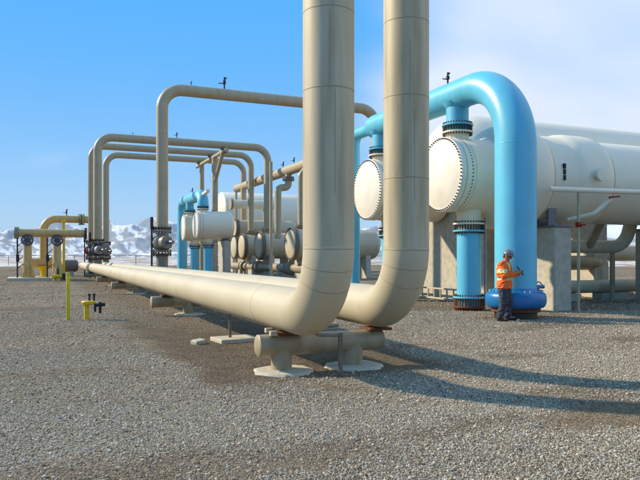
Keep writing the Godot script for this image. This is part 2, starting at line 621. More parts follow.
func support(a: float, b0: float, b1: float, posts: Array, label: String, detail: bool):
	var t := thing("pipe_support", label, "pipe support", P((b0 + b1) / 2, 0, a), "cross-pipe supports under the pipelines")
	var r := 0.15
	var h := 0.375
	var mb := MB.new()
	lathe(mb, P(b0, h, a), Vector3.RIGHT, [Vector2(0.0, 0.0), Vector2(0.0, r - 0.015), Vector2(0.012, r), Vector2(b1 - b0 - 0.012, r), Vector2(b1 - b0, r - 0.015), Vector2(b1 - b0, 0.0)], 32)
	part("cross_pipe", mb, M.beige_dull, t)
	for p in posts:
		mb = MB.new()
		sweep(mb, [P(p, 0.03, a), P(p, h, a)], 0.145, 28)
		part("post", mb, M.beige_dull, t)
		pad_slab(t, p + 0.02, a - 0.02, 0.40, 0.38, int(a * 10 + p * 7))
	for b in [3.12, 4.5]:
		mb = MB.new()
		box(mb, P(b, 0.538, a), Vector3(0.36, 0.035, 0.34), 0.006)
		part("wear_plate", mb, M.rust, t)
		if detail and b < 4.0:
			for e in [-0.1, 0.1]:
				mb = MB.new()
				box(mb, P(b - 0.24, 0.555 + e * 0.1, a + e), Vector3(0.10, 0.065, 0.08), 0.006)
				part("guide_lug", mb, M.beige, t)

# ---------------------------------------------------------------- loops over to the drums
func valve_stack(t: Node, b: float, a: float, r: float, top: float, mid: Material):
	# riser flange, ball valve and spool down to the ground
	flange_pair(t, P(b, top, a), Vector3.UP, r * 1.6, 0.05, 0.09, M.valve, M.valve_red, M.stud, 16, 0.025)
	var v := MB.new()
	lathe(v, P(b, top - 0.16, a), Vector3.DOWN, [Vector2(0.0, r * 1.05), Vector2(0.14, r * 1.1), Vector2(0.24, r * 1.6), Vector2(0.5, r * 1.85), Vector2(0.76, r * 1.6), Vector2(0.86, r * 1.1), Vector2(1.0, r * 1.05)], 28)
	var body := part("valve_body", v, mid, t)
	v = MB.new()
	disc(v, P(b, top - 0.66, a - r * 1.5), Vector3(0.35, 0, 0.94).normalized(), 0.0, 0.34, r * 1.05)
	part("valve_bonnet", v, M.valve, body)
	v = MB.new()
	rod(v, P(b + 0.1, top - 0.66, a - r * 1.5 - 0.3), P(b + 0.35, top - 0.66, a - r * 1.5 - 0.75), 0.09)
	part("gearbox_shaft", v, M.steel, body)
	flange_pair(t, P(b, top - 1.2, a), Vector3.UP, r * 1.6, 0.05, 0.09, M.valve_red, M.valve, M.stud, 16, 0.025)
	v = MB.new()
	sweep(v, [P(b, top - 1.3, a), P(b, 0.0, a)], r, 24)
	part("spool", v, M.valve, t)

func vent(t: Node, p: Vector3, s := 1.0):
	var v := MB.new()
	rod(v, p, p + Vector3(0, 0.42, 0) * s, 0.035 * s, 8)
	box(v, p + Vector3(0, 0.28, 0) * s, Vector3(0.11, 0.14, 0.11) * s, 0.01)
	box(v, p + Vector3(-0.11, 0.22, 0) * s, Vector3(0.26, 0.035, 0.035) * s, 0.006)
	box(v, p + Vector3(0.03, 0.45, 0) * s, Vector3(0.12, 0.07, 0.07) * s, 0.01)
	part("vent_valve", v, M.black, t)

func loop(b0: float, b1: float, a: float, h: float, r: float, foot: float, valve_top: float, vmat: Material, label: String, vents: Array):
	var t := thing("pipe_loop", label, "pipe", P(b0, 0, a), "tall beige pipe loops over the yard")
	var mb := MB.new()
	sweep(mb, route([P(b0, valve_top + 0.1, a), P(b0, h, a), P(b1, h, a), P(b1, foot, a)], 1.05, 12), r, 40)
	part("pipe", mb, M.tan_loop, t)
	valve_stack(t, b0, a, r, valve_top, vmat)
	flange_pair(t, P(b1, foot + 0.1, a), Vector3.UP, r * 1.5, 0.04, 0.07, M.beige_dull, M.beige_dull, M.stud, 16, 0.02)
	for x in vents:
		vent(t, P(x[0], h + r, a), x[1])
	for y in [h - 2.4, h - 5.2]:
		weld(t, P(b0, y, a), Vector3.UP, r, M.beige_dull, 0.012)
	# actuator post beside the valve
	var v := MB.new()
	rod(v, P(b0 - r - 0.24, 0.0, a - 0.1), P(b0 - r - 0.24, valve_top + 0.6, a - 0.1), 0.05, 10)
	rod(v, P(b0 - r - 0.24, valve_top, a - 0.1), P(b0 - r - 0.24, valve_top + 0.65, a - 0.1), 0.08, 12)
	part("actuator", v, M.black, t)

func drum(b0: float, a: float, h: float, r: float, length: float, label: String):
	var t := thing("gas_drum", label, "drum", P(b0, 0, a), "flanged drums under the pipe loops")
	var o := P(b0, h, a)
	var d := Vector3.RIGHT
	var mb := MB.new()
	lathe(mb, o, d, [Vector2(0.0, 0.0), Vector2(0.0, r * 0.80), Vector2(0.03, r * 0.84), Vector2(0.14, r * 0.84)], 40)
	part("end_cover", mb, M.beige, t)
	mb = MB.new()
	lathe(mb, o, d, [Vector2(0.10, r * 0.86), Vector2(0.02, r * 0.88), Vector2(0.02, r * 0.98), Vector2(0.05, r), Vector2(0.30, r), Vector2(0.33, r * 0.97), Vector2(0.33, r * 0.8)], 40)
	part("clamp_ring", mb, M.grey_pipe, t)
	mb = MB.new()
	bolt_ring(mb, o, d, r * 0.93, 36, -0.04, 0.1, 0.022)
	part("bolt_ring", mb, M.stud, t, "", true)
	mb = MB.new()
	var br := r * 0.9
	var prof := [Vector2(0.3, br)]
	prof.append(Vector2(length - 0.5, br))
	for k in 7:
		var q := PI / 2 * k / 6
		prof.append(Vector2(length - 0.5 + 0.5 * sin(q), br * cos(q)))
	lathe(mb, o, d, prof, 40)
	part("shell", mb, M.beige, t)
	for x in [0.9, length - 1.2]:
		mb = MB.new()
		box(mb, P(b0 + x, (h - br * 0.75) / 2, a), Vector3(0.4, h - br * 0.75, r * 1.5), 0.02)
		part("pedestal", mb, M.concrete, t)

# ---------------------------------------------------------------- vessels
func dome(x: float, r: float, depth: float, n: int, left: bool) -> Array:
	var out := []
	for k in n + 1:
		var q := PI / 2 * k / n
		if left: out.append(Vector2(x - depth * cos(q), r * sin(q)))
		else: out.append(Vector2(x + depth * sin(q), r * cos(q)))
	return out

func vessel(a: float, big: bool, x_end: float, label: String, uh := 5.2, ux := 15.0, ud := 1.7, short := false) -> Node3D:
	var cap := 10.72
	var h := 3.99
	var t := thing("separator_vessel", label, "tank", P(cap, 0, a), "cream pressure vessels")
	var d := Vector3.RIGHT
	var o := P(0, h, a)
	var mb := MB.new()
	lathe(mb, o, d, [Vector2(cap - 0.03, 0.0), Vector2(cap - 0.03, 0.9), Vector2(cap, 0.95), Vector2(cap, 1.07), Vector2(cap + 0.02, 1.09), Vector2(cap + 0.15, 1.09), Vector2(cap + 0.165, 1.07), Vector2(cap + 0.165, 0.9)], 72)
	part("end_cover", mb, M.white_cap, t)
	mb = MB.new()
	bolt_ring(mb, P(cap, h, a), d, 1.045, 64, -0.04, 0.40, 0.021)
	part("bolt_ring", mb, M.stud, t, "", true)
	mb = MB.new()
	lathe(mb, o, d, [Vector2(cap + 0.18, 0.9), Vector2(cap + 0.18, 1.07), Vector2(cap + 0.20, 1.09), Vector2(cap + 0.33, 1.09), Vector2(cap + 0.35, 1.07), Vector2(cap + 0.37, 1.05), Vector2(cap + 0.55, 1.08)], 72)
	part("flange", mb, M.cream, t)
	mb = MB.new()
	var prof := [Vector2(cap + 0.5, 1.08), Vector2(12.5, 1.10)]
	if short:
		prof = [Vector2(cap + 0.5, 1.08), Vector2(x_end - 0.4, 1.10)]
		prof += dome(x_end - 0.4, 1.10, 0.4, 6, false)
	elif not big:
		prof = [Vector2(cap + 0.5, 1.08), Vector2(12.1, 1.10)]
		prof += [Vector2(12.2, 1.16), Vector2(12.32, 1.36), Vector2(12.42, 1.48), Vector2(12.55, 1.55), Vector2(12.7, 1.57), Vector2(13.25, 1.57), Vector2(13.45, 1.55), Vector2(13.6, 1.50), Vector2(13.70, 1.43), Vector2(13.74, 1.37), Vector2(14.6, 1.37), Vector2(14.7, 1.40), Vector2(14.85, 1.445), Vector2(15.0, 1.46), Vector2(15.72, 1.46), Vector2(15.92, 1.445), Vector2(16.06, 1.40), Vector2(16.14, 1.32), Vector2(18.0, 1.33)]
		prof.append(Vector2(x_end - 0.7, 1.33))
		prof += dome(x_end - 0.7, 1.33, 0.7, 8, false)
	else:
		prof.append(Vector2(13.6, 1.10))
	lathe(mb, o, d, prof, 72)
	part("shell", mb, M.cream, t)
	if big:
		mb = MB.new()
		var o2 := P(0, uh, a)
		var pr := dome(ux, 1.80, ud, 10, true)
		pr += dome(x_end - 0.8, 1.80, 0.8, 8, false)
		lathe(mb, o2, d, pr, 72)
		part("upper_shell", mb, M.cream, t)
	elif not short:
		# gauge strip and inspection nozzle on the near side
		for k in 3:
			mb = MB.new()
			box(mb, P(14.1, h + 0.26 - k * 0.17, a - 1.36), Vector3(0.07, 0.15, 0.12), 0.01)
			part("gauge", mb, M.black, t)
		mb = MB.new()
		lathe(mb, P(15.3, h + 0.05, a - 1.42), Vector3(0, 0, 1), [Vector2(0.0, 0.13), Vector2(0.16, 0.13), Vector2(0.16, 0.2), Vector2(0.24, 0.2), Vector2(0.25, 0.0)], 24)
		part("inspection_nozzle", mb, M.cream, t)
	if not big and not short:
		weld(t, P(13.745, h, a), d, 1.385, M.stain, 0.03)
		weld(t, P(16.145, h, a), d, 1.335, M.stain, 0.03)
		weld(t, P(11.9, h, a), d, 1.095, M.cream, 0.014)
	# top nozzle neck and joint
	var tn := P(11.31, 0, a)
	mb = MB.new()
	sweep(mb, [tn + Vector3(0, h + 0.9, 0), tn + Vector3(0, 5.26, 0)], 0.33, 36, false, true)
	part("top_nozzle", mb, M.cream, t)
	flange_pair(t, tn + Vector3(0, 5.36, 0), Vector3.UP, 0.46, 0.16, 0.055, M.cream, M.blue, M.stud, 32, 0.021)
	# bottom nozzle
	var bn := P(11.72, 0, a)
	mb = MB.new()
	lathe(mb, bn + Vector3(0, 3.35, 0), Vector3.DOWN, [Vector2(0.0, 0.62), Vector2(0.25, 0.44), Vector2(0.5, 0.36), Vector2(0.85, 0.35)], 36)
	part("bottom_nozzle", mb, M.cream, t)
	# saddle on the pier
	if short: return t
	mb = MB.new()
	var hb := uh - 1.8 if big else h - 1.39
	box(mb, P(14.1, hb - 0.02, a), Vector3(0.5, 0.10, 1.7), 0.01)
	for s in [-1.0, 1.0]:
		box(mb, P(14.0, hb + 0.12, a + s * 0.95), Vector3(0.30, 0.62, 0.10), 0.008)
		box(mb, P(14.1, hb + 0.02, a + s * 0.5), Vector3(0.4, 0.3, 0.06), 0.008)
	part("saddle", mb, M.steel, t)
	return t

func column(a: float, label: String) -> Node3D:
	# blue outlet pipe below a vessel
	var b := 11.72
	var t := thing("outlet_column", label, "pipe", P(b, 0, a), "short blue columns under the vessels")
	flange_pair(t, P(b, 2.46, a), Vector3.UP, 0.47, 0.16, 0.055, M.blue, M.cream, M.stud, 32, 0.021)
	var mb := MB.new()
	sweep(mb, [P(b, 2.34, a), P(b, 0.4, a)], 0.355, 48)
	part("pipe", mb, M.blue, t)
	flange_pair(t, P(b, 0.24, a), Vector3.UP, 0.47, 0.22, 0.06, M.rust, M.blue, M.rust, 32, 0.022)
	mb = MB.new()
	disc(mb, P(b, 0.0, a), Vector3.UP, 0.0, 0.07, 0.40)
	part("base_plate", mb, M.rust, t)
	mb = MB.new()
	rod(mb, P(b + 0.30, 0.05, a - 0.36), P(b + 0.30, 2.75, a - 0.36), 0.02, 8)
	part("drain_line", mb, M.steel, t)
	return t

func blue_header():
	var b := 11.31
	var h := 6.37
	var a := 13.53
	var t := thing("blue_manifold", "big glossy blue manifold bending down to the ground by the worker", "pipe", P(b, 0, a))
	var pts := route([P(b, 0.55, a), P(b, h, a), P(b, h, 20.0)], 1.85, 22)
	var rr := []
	for p in pts:
		var k := clampf((p.y - 4.5) / 1.87 * 0.5 + (-p.z - a) / 1.85 * 0.5, 0.0, 1.0)
		rr.append(lerpf(0.53, 0.43, k))
	pts.append(P(b, h, 21.2)); rr.append(0.43)
	for k in 5:
		pts.append(P(b, h, 21.2 + 0.12 * (k + 1))); rr.append(0.43 - 0.2 * smoothstep(0.0, 1.0, (k + 1) / 5.0))
	var mb := MB.new()
	sweep(mb, pts, rr, 64, true, false)
	part("pipe", mb, M.blue, t)
	mb = MB.new()
	sweep(mb, route([P(b, h, 21.75), P(b, h, 23.0), P(b, 0.0, 23.0)], 0.4, 10), 0.215, 36)
	part("reduced_pipe", mb, M.blue, t)
	for na in [16.1, 20.8]:
		mb = MB.new()
		sweep(mb, [P(b, h - 0.2, na), P(b, 5.50, na)], 0.33, 40, false, true)
		var br := part("branch", mb, M.blue, t)
		mb = MB.new()
		lathe(mb, P(b, 6.02, na), Vector3.UP, [Vector2(-0.03, 0.335), Vector2(0.0, 0.36), Vector2(0.06, 0.40), Vector2(0.12, 0.43)], 40)
		part("saddle_weld", mb, M.blue, br)
	vent(t, P(b, h + 0.42, 16.6), 0.8)
	weld(t, P(b, 4.5, a), Vector3.UP, 0.53, M.blue, 0.012)
	weld(t, P(b, h, 15.4), Vector3(0, 0, -1), 0.43, M.blue, 0.012)
	# bulky joint at the foot
	mb = MB.new()
	var pr := [Vector2(0.27, 0.45), Vector2(0.27, 0.64), Vector2(0.29, 0.70), Vector2(0.34, 0.745), Vector2(0.42, 0.765), Vector2(0.56, 0.765), Vector2(0.63, 0.745), Vector2(0.67, 0.70), Vector2(0.68, 0.66), Vector2(0.68, 0.60), Vector2(0.72, 0.57), Vector2(0.78, 0.535), Vector2(0.78, 0.50)]
	lathe(mb, P(b, 0, a), Vector3.UP, pr, 56)
	var j := part("foot_joint", mb, M.blue_deep, t)
	mb = MB.new()
	bolt_ring(mb, P(b, 0.68, a), Vector3.UP, 0.655, 28, 0.0, 0.05, 0.026)
	part("bolt_ring", mb, M.blue, j, "", true)
	mb = MB.new()
	disc(mb, P(b, 0, a), Vector3.UP, 0.17, 0.27, 0.62)
	part("rust_ring", mb, M.rust, t)
	mb = MB.new()
	disc(mb, P(b, 0, a), Vector3.UP, 0.0, 0.165, 0.54)
	part("base_block", mb, M.stud, t)
	# small gauge valve on the joint
	mb = MB.new()
	sweep(mb, route([P(b + 0.62, 0.68, a - 0.12), P(b + 0.62, 0.80, a - 0.12), P(b + 0.82, 0.80, a - 0.12)], 0.06, 5), 0.05, 10)
	box(mb, P(b + 0.58, 0.80, a - 0.12), Vector3(0.16, 0.10, 0.10), 0.01)
	sweep(mb, route([P(b + 0.5, 0.72, a - 0.2), P(b + 0.5, 1.02, a - 0.2), P(b + 0.7, 0.86, a - 0.2)], 0.08, 6), 0.016, 8)
	part("gauge_valve", mb, M.blue_deep, t)

func far_header():
	var b := 11.31
	var h := 6.37
	var t := thing("blue_manifold", "distant blue manifold over the far pair of cream vessels", "pipe", P(b, 0, 55.6))
	var mb := MB.new()
	sweep(mb, route([P(b, 5.5, 49.2), P(b, h, 49.2), P(b, h, 57.2), P(b, 0.3, 57.2)], 0.85, 12), 0.43, 40)
	part("pipe", mb, M.blue, t)
	mb = MB.new()
	sweep(mb, [P(b, h - 0.2, 54.0), P(b, 5.50, 54.0)], 0.33, 32)
	part("branch", mb, M.blue, t)
	mb = MB.new()
	sweep(mb, [P(b, h, 49.0), P(b, h + 0.1, 47.6)], 0.15, 24)
	part("branch", mb, M.cream, t)
	vent(t, P(b, h + 0.42, 53.0), 0.9)

func pier(b0: float, b1: float, a0: float, a1: float, h: float, label: String):
	var t := thing("concrete_pier", label, "pier", P((b0 + b1) / 2, 0, (a0 + a1) / 2), "concrete piers under the vessels")
	var mb := MB.new()
	box(mb, P((b0 + b1) / 2, h / 2 - 0.1, (a0 + a1) / 2), Vector3(b1 - b0, h + 0.2, a1 - a0), 0.03)
	part("block", mb, M.concrete, t)
	mb = MB.new()
	box(mb, P((b0 + b1) / 2, h + 0.02, (a0 + a1) / 2), Vector3(b1 - b0 + 0.06, 0.05, a1 - a0 + 0.06), 0.006)
	part("bearing_plate", mb, M.steel, t)

# ---------------------------------------------------------------- pipe bridge behind the long pipelines
func bridge():
	var b := 13.3
	var t := thing("pipe_rack", "beige trestle of two posts and a slanting beam carrying three pipe loops", "pipe rack", P(b, 0, 55.0))
	var mb := MB.new()
	rod(mb, P(b, 0, 58.3), P(b, 9.9, 58.3), 0.21, 20)
	part("post", mb, M.tan_loop, t)
	mb = MB.new()
	rod(mb, P(b, 0, 53.5), P(b, 9.9, 53.5), 0.26, 20)
	part("post", mb, M.tan_loop, t)
	mb = MB.new()
	rod(mb, P(b, 8.0, 53.3), P(b, 9.9, 50.9), 0.16, 14)
	part("brace", mb, M.tan_loop, t)
	mb = MB.new()
	rod(mb, P(b, 10.0, 60.4), P(b, 10.0, 49.6), 0.16, 16)
	part("beam", mb, M.tan_loop, t)
	for a in [50.7, 55.0, 59.3]:
		mb = MB.new()
		box(mb, P(b, 10.22, a), Vector3(0.42, 0.18, 0.5), 0.02)
		box(mb, P(b, 10.0, a - 0.5), Vector3(0.3, 0.42, 0.16), 0.02)
		part("pipe_shoe", mb, M.grey_pipe, t)

# ---------------------------------------------------------------- yellow group
func yellow_station():
	var t := thing("concrete_slab", "low concrete slab under the ochre pipe station", "slab", P(-0.4, 0, 47.9))
	var mb := MB.new()
	box(mb, P(-0.4, 0.05, 48.4), Vector3(3.5, 0.3, 3.4), 0.02)
	part("slab", mb, M.pad, t)
	t = thing("ochre_manifold", "ochre header pipe on two risers with blue handwheels", "pipe", P(-0.9, 0.2, 48.0))
	mb = MB.new()
	rod(mb, P(-1.55, 3.2, 48), P(2.75, 3.2, 48), 0.27, 32)
	part("header", mb, M.ochre, t)
	mb = MB.new()
	disc(mb, P(-1.6, 3.2, 48), Vector3.RIGHT, -0.12, 0.18, 0.40)
	part("end_flange", mb, M.valve, t)
	mb = MB.new()
	disc(mb, P(2.75, 3.2, 48), Vector3.RIGHT, -0.06, 0.10, 0.42)
	part("end_flange", mb, M.stud, t)
	for b in [-0.9, 0.94]:
		mb = MB.new()
		lathe(mb, P(b, 0.2, 48), Vector3.UP, [Vector2(0, 0.42), Vector2(0.06, 0.42), Vector2(0.07, 0.3), Vector2(0.6, 0.27), Vector2(0.85, 0.34), Vector2(1.1, 0.27), Vector2(2.95, 0.26)], 28)
		part("riser", mb, M.ochre, t)
		mb = MB.new()
		var dd := Vector3(-0.05, 0, 1).normalized()
		var c := P(b, 2.72, 47.68)
		for k in 24:
			var q0 := TAU * k / 24
			var q1 := TAU * (k + 1) / 24
			rod(mb, c + Vector3(cos(q0), sin(q0), 0) * 0.34, c + Vector3(cos(q1), sin(q1), 0) * 0.34, 0.05, 8)
		for k in 3:
			var q := PI * k / 3 + 0.3
			rod(mb, c + Vector3(cos(q), sin(q), 0) * 0.34, c - Vector3(cos(q), sin(q), 0) * 0.34, 0.03, 8)
		disc(mb, c, dd, -0.22, 0.05, 0.17)
		part("handwheel", mb, M.valve_blue, t)
		mb = MB.new()
		rod(mb, P(b - 0.62, 0.2, 47.9), P(b - 0.62, 2.9, 47.9), 0.05, 8)
		for k in 4:
			rod(mb, P(b - 0.62, 0.8 + k * 0.5, 47.9), P(b - 0.3, 1.1 + k * 0.5, 47.8), 0.03, 8)
		box(mb, P(b - 0.6, 1.5, 47.9), Vector3(0.2, 0.5, 0.2), 0.02)
		part("control_linkage", mb, M.black, t)
		mb = MB.new()
		rod(mb, P(b + 0.42, 0.2, 47.6), P(b + 0.12, 1.5, 47.8), 0.06, 8)
		rod(mb, P(b - 0.28, 0.2, 47.6), P(b + 0.0, 1.5, 47.8), 0.06, 8)
		part("brace", mb, M.ochre, t)
	t = thing("ochre_elbow_pipe", "ochre pipe on a bright yellow stand, bending over the ochre header", "pipe", P(0.09, 0.2, 50))
	mb = MB.new()
	sweep(mb, route([P(0.09, 1.0, 49.6), P(0.09, 4.27, 49.6), P(3.05, 4.27, 49.6)], 0.85, 10), 0.255, 32)
	part("pipe", mb, M.ochre, t)
	mb = MB.new()
	rod(mb, P(-0.75, 1.15, 49.6), P(0.95, 1.15, 49.6), 0.36, 28)
	part("cross_tee", mb, M.ochre, t)
	mb = MB.new()
	lathe(mb, P(0.09, 0.2, 49.6), Vector3.UP, [Vector2(0, 0.45), Vector2(0.05, 0.45), Vector2(0.07, 0.2), Vector2(0.4, 0.2), Vector2(0.65, 0.5), Vector2(0.75, 0.5)], 24)
	part("stand", mb, M.yellow, t)
	vent(t, P(1.6, 4.5, 49.6), 1.0)
	flange_pair(t, P(2.6, 4.27, 49.6), Vector3.RIGHT, 0.4, 0.06, 0.1, M.valve, M.ochre, M.stud, 14, 0.025)
	t = thing("yellow_prop", "slim bright yellow prop standing beside the ochre risers", "post", P(1.35, 0.2, 49))
	mb = MB.new()
	rod(mb, P(1.4, 0.2, 49.0), P(1.4, 4.1, 49.0), 0.09, 14)
	part("pole", mb, M.yellow, t)
	mb = MB.new()
	box(mb, P(1.4, 0.23, 49.0), Vector3(0.34, 0.06, 0.34), 0.01)
	part("base_plate", mb, M.yellow, t)
	mb = MB.new()
	box(mb, P(1.4, 4.08, 49.0), Vector3(0.3, 0.12, 1.3), 0.01)
	part("yoke", mb, M.yellow, t)
	# bright yellow hydrant-like valve in front of the slab
	t = thing("yellow_valve_stand", "leaning yellow valve stand with black foot at the slab edge", "valve", P(0.9, 0, 45.6))
	mb = MB.new()
	rod(mb, P(0.72, 0.0, 45.7), P(1.0, 1.5, 45.9), 0.09, 12)
	rod(mb, P(1.1, 0.0, 45.7), P(1.05, 1.4, 45.9), 0.09, 12)
	part("frame", mb, M.ochre, t)
	mb = MB.new()
	rod(mb, P(0.6, 0.32, 45.6), P(1.25, 0.32, 45.6), 0.13, 14)
	part("valve_body", mb, M.yellow, t)
	mb = MB.new()
	rod(mb, P(0.95, 0.32, 45.6), P(0.95, 0.85, 45.5), 0.05, 10)
	box(mb, P(1.3, 0.3, 45.55), Vector3(0.2, 0.42, 0.2), 0.02)
	part("stem", mb, M.black, t)

func small_yard_things():
	# marker post
	var p := P(0.60, 0, 17.45)
	var t := thing("marker_post", "slender yellow-green marker post planted in the gravel", "post", p)
	var mb := MB.new()
	box(mb, p + Vector3(0, 0.57, 0), Vector3(0.085, 1.22, 0.03), 0.008, Basis(Vector3.UP, 0.35))
	part("stake", mb, mat(Color(0.72, 0.70, 0.10), 0.6), t)
	mb = MB.new()
	box(mb, p + Vector3(0, 1.0, 0.0), Vector3(0.088, 0.22, 0.034), 0.004, Basis(Vector3.UP, 0.35))
	part("sleeve", mb, mat(Color(0.80, 0.74, 0.12), 0.6), t)
	# yellow valve on its own post
	p = P(1.03, 0, 17.4)
	t = thing("yellow_valve_post", "short yellow post with round head and black lever valve", "valve", p)
	mb = MB.new()
	rod(mb, p, p + Vector3(0, 0.42, 0), 0.06, 16)
	part("post", mb, M.yellow, t)
	mb = MB.new()
	lathe(mb, p + Vector3(0.05, 0.36, 0), Vector3.UP, [Vector2(0, 0.08), Vector2(0.03, 0.16), Vector2(0.09, 0.175), Vector2(0.11, 0.16), Vector2(0.115, 0.0)], 24)
	part("head", mb, M.yellow, t)
	mb = MB.new()
	for x in [0.07, 0.18]:
		rod(mb, p + Vector3(x, 0.45, 0), p + Vector3(x, 0.62, 0), 0.026, 10)
		box(mb, p + Vector3(x, 0.63, 0), Vector3(0.07, 0.05, 0.07), 0.01)
	part("stem", mb, M.black, t)
	mb = MB.new()
	rod(mb, p + Vector3(0.18, 0.36, 0.08), p + Vector3(0.44, 0.38, 0.12), 0.045, 12)
	rod(mb, p + Vector3(0.32, 0.44, 0.1), p + Vector3(0.32, 0.16, 0.1), 0.035, 10)
	rod(mb, p + Vector3(0.20, 0.4, 0.1), p + Vector3(0.20, 0.2, 0.1), 0.03, 10)
	part("lever_valve", mb, M.black, t)
	# bare slab with a rod beneath the pipelines
	p = P(3.25, 0, 11.9)
	t = thing("anchor_slab", "flat pale slab with a thin grey rod below the pipelines", "slab", p)
	mb = MB.new()
	box(mb, p + Vector3(0.1, 0.02, 0), Vector3(0.78, 0.1, 0.62), 0.015, Basis(Vector3.UP, 0.12))
	part("slab", mb, M.pad, t)
	mb = MB.new()
	rod(mb, p + Vector3(0, 0.05, 0), p + Vector3(0, 0.70, 0), 0.028, 12)
	part("rod", mb, M.grey_pipe, t)
	var bp := P(2.62, 0, 11.75)
	t = thing("broken_concrete", "small broken lump of pale concrete beside the anchor slab", "rubble", bp)
	mb = MB.new()
	box(mb, bp + Vector3(0, 0.03, 0), Vector3(0.24, 0.09, 0.2), 0.03, Basis(Vector3(0.2, 1, 0.1).normalized(), 0.5))
	part("lump", mb, M.pad, t)
	# strut in front of the near support
	p = P(3.62, 0, 7.78)
	t = thing("strut_stake", "thin grey steel stake with hooked clamp before the cross-pipe support", "stake", p)
	mb = MB.new()
	box(mb, p + Vector3(0, 0.27, 0), Vector3(0.06, 0.62, 0.035), 0.006)
	part("bar", mb, M.grey_pipe, t)
	mb = MB.new()
	sweep(mb, route([p + Vector3(0.0, 0.55, 0.0), p + Vector3(-0.30, 0.55, -0.12), p + Vector3(-0.30, 0.66, -0.2), p + Vector3(0.06, 0.66, -0.2)], 0.06, 6), 0.024, 12)
	part("hook_clamp", mb, M.valve, t)

func fence():
	var t := thing("yard_fence", "low wire fence with dark rails along the far yard edge", "fence", P(0, 0, 140))
	var k := 0
	var b := -60.0
	while b < 120.0:
		var mb := MB.new()
		rod(mb, P(b, -0.1, 140), P(b, 1.95, 140), 0.06, 8)
		part("post", mb, M.steel, t)
		b += 6.0
	for h in [0.5, 1.0, 1.45, 1.85]:
		var mb := MB.new()
		rod(mb, P(-60, h, 140), P(120, h, 140), 0.05 if h > 1.8 else 0.012, 8)
		part("rail" if h > 1.8 else "wire", mb, M.stud, t)

# ---------------------------------------------------------------- pipes under the near vessel
func under_pipes():
	var t := thing("ground_pipe", "grey-green pipe lying on sleepers under the near vessel", "pipe", P(19, 0, 18))
	var mb := MB.new()
	rod(mb, P(15.6, 0.50, 18), P(27, 0.50, 18), 0.235, 32)
	part("pipe", mb, M.beige, t)
	for b in [17.0, 19.6, 22.2]:
		mb = MB.new()
		box(mb, P(b, 0.12, 18), Vector3(1.6, 0.28, 0.5), 0.02)
		part("sleeper", mb, M.concrete, t)
	t = thing("drain_header", "beige drain pipe curving up into the belly of the near vessel", "pipe", P(16, 2, 18))
	mb = MB.new()
	sweep(mb, route([P(14.9, 1.95, 17.4), P(19.5, 1.95, 17.4), P(19.5, 3.2, 17.0)], 0.55, 10), 0.23, 32)
	part("pipe", mb, M.beige, t)
	for b in [15.6, 17.6]:
		mb = MB.new()
		rod(mb, P(b, 1.95, 17.2), P(b, 2.9, 16.6), 0.14, 18)
		part("riser", mb, M.beige_dull, t)
	mb = MB.new()
	rod(mb, P(15.9, 0.0, 17.4), P(15.9, 1.8, 17.4), 0.09, 14)
	part("leg", mb, M.steel, t)
	mb = MB.new()
	rod(mb, P(18.9, 0.0, 17.4), P(18.9, 1.8, 17.4), 0.09, 14)
	part("leg", mb, M.beige_dull, t)
	t = thing("lower_drain_pipe", "dark beige pipe with elbow lying behind the drain pipe", "pipe", P(17, 1.3, 19.6))
	mb = MB.new()
	sweep(mb, route([P(14.9, 1.35, 19.4), P(20.6, 1.35, 19.4), P(20.6, 1.35, 24.0)], 0.6, 10), 0.28, 32)
	part("pipe", mb, M.beige_dull, t)
	for b in [16.4, 18.4, 20.2]:
		mb = MB.new()
		box(mb, P(b, 0.55, 19.4), Vector3(0.35, 1.1, 0.4), 0.02)
		part("prop", mb, M.concrete, t)
	t = thing("manway_drum", "brown-beige drum half hidden behind the curved drain pipe", "drum", P(21.5, 0, 21.5))
	mb = MB.new()
	rod(mb, P(20.9, 1.75, 20.6), P(30.0, 1.75, 20.6), 0.34, 32)
	part("shell", mb, M.beige, t)
	for b in [21.6, 26.0]:
		mb = MB.new()
		box(mb, P(b, 0.7, 20.6), Vector3(0.5, 1.4, 0.6), 0.02)
		part("prop", mb, M.concrete, t)
	# handrail pipe along the near vessel
	t = thing("sprinkler_pipe", "thin pale pipe running along the near vessel with red valve", "pipe", P(13.05, 3.4, 14.1))
	mb = MB.new()
	sweep(mb, [P(12.98, 3.47, 14.1), P(22.0, 3.60, 14.1)], 0.075, 20)
	part("pipe", mb, M.cream, t)
	mb = MB.new()
	sweep(mb, [P(14.02, 3.45, 14.1), P(14.02, 0.0, 14.1)], 0.042, 14)
	part("drop_pipe", mb, M.tan_loop, t)
	mb = MB.new()
	rod(mb, P(13.9, 2.5, 14.0), P(14.16, 2.5, 14.0), 0.03, 10)
	box(mb, P(14.02, 2.5, 14.1), Vector3(0.14, 0.15, 0.14), 0.02)
	part("red_valve", mb, M.red, t)
	mb = MB.new()
	sweep(mb, route([P(15.35, 3.3, 14.15), P(14.9, 2.85, 14.4), P(14.5, 2.7, 15.0)], 0.25, 6), 0.06, 14)
	part("branch", mb, M.cream, t)
	mb = MB.new()
	box(mb, P(15.4, 3.34, 14.1), Vector3(0.42, 0.05, 0.06), 0.01, Basis(Vector3(0, 0, 1), 0.1))
	part("red_handle", mb, M.red, t)

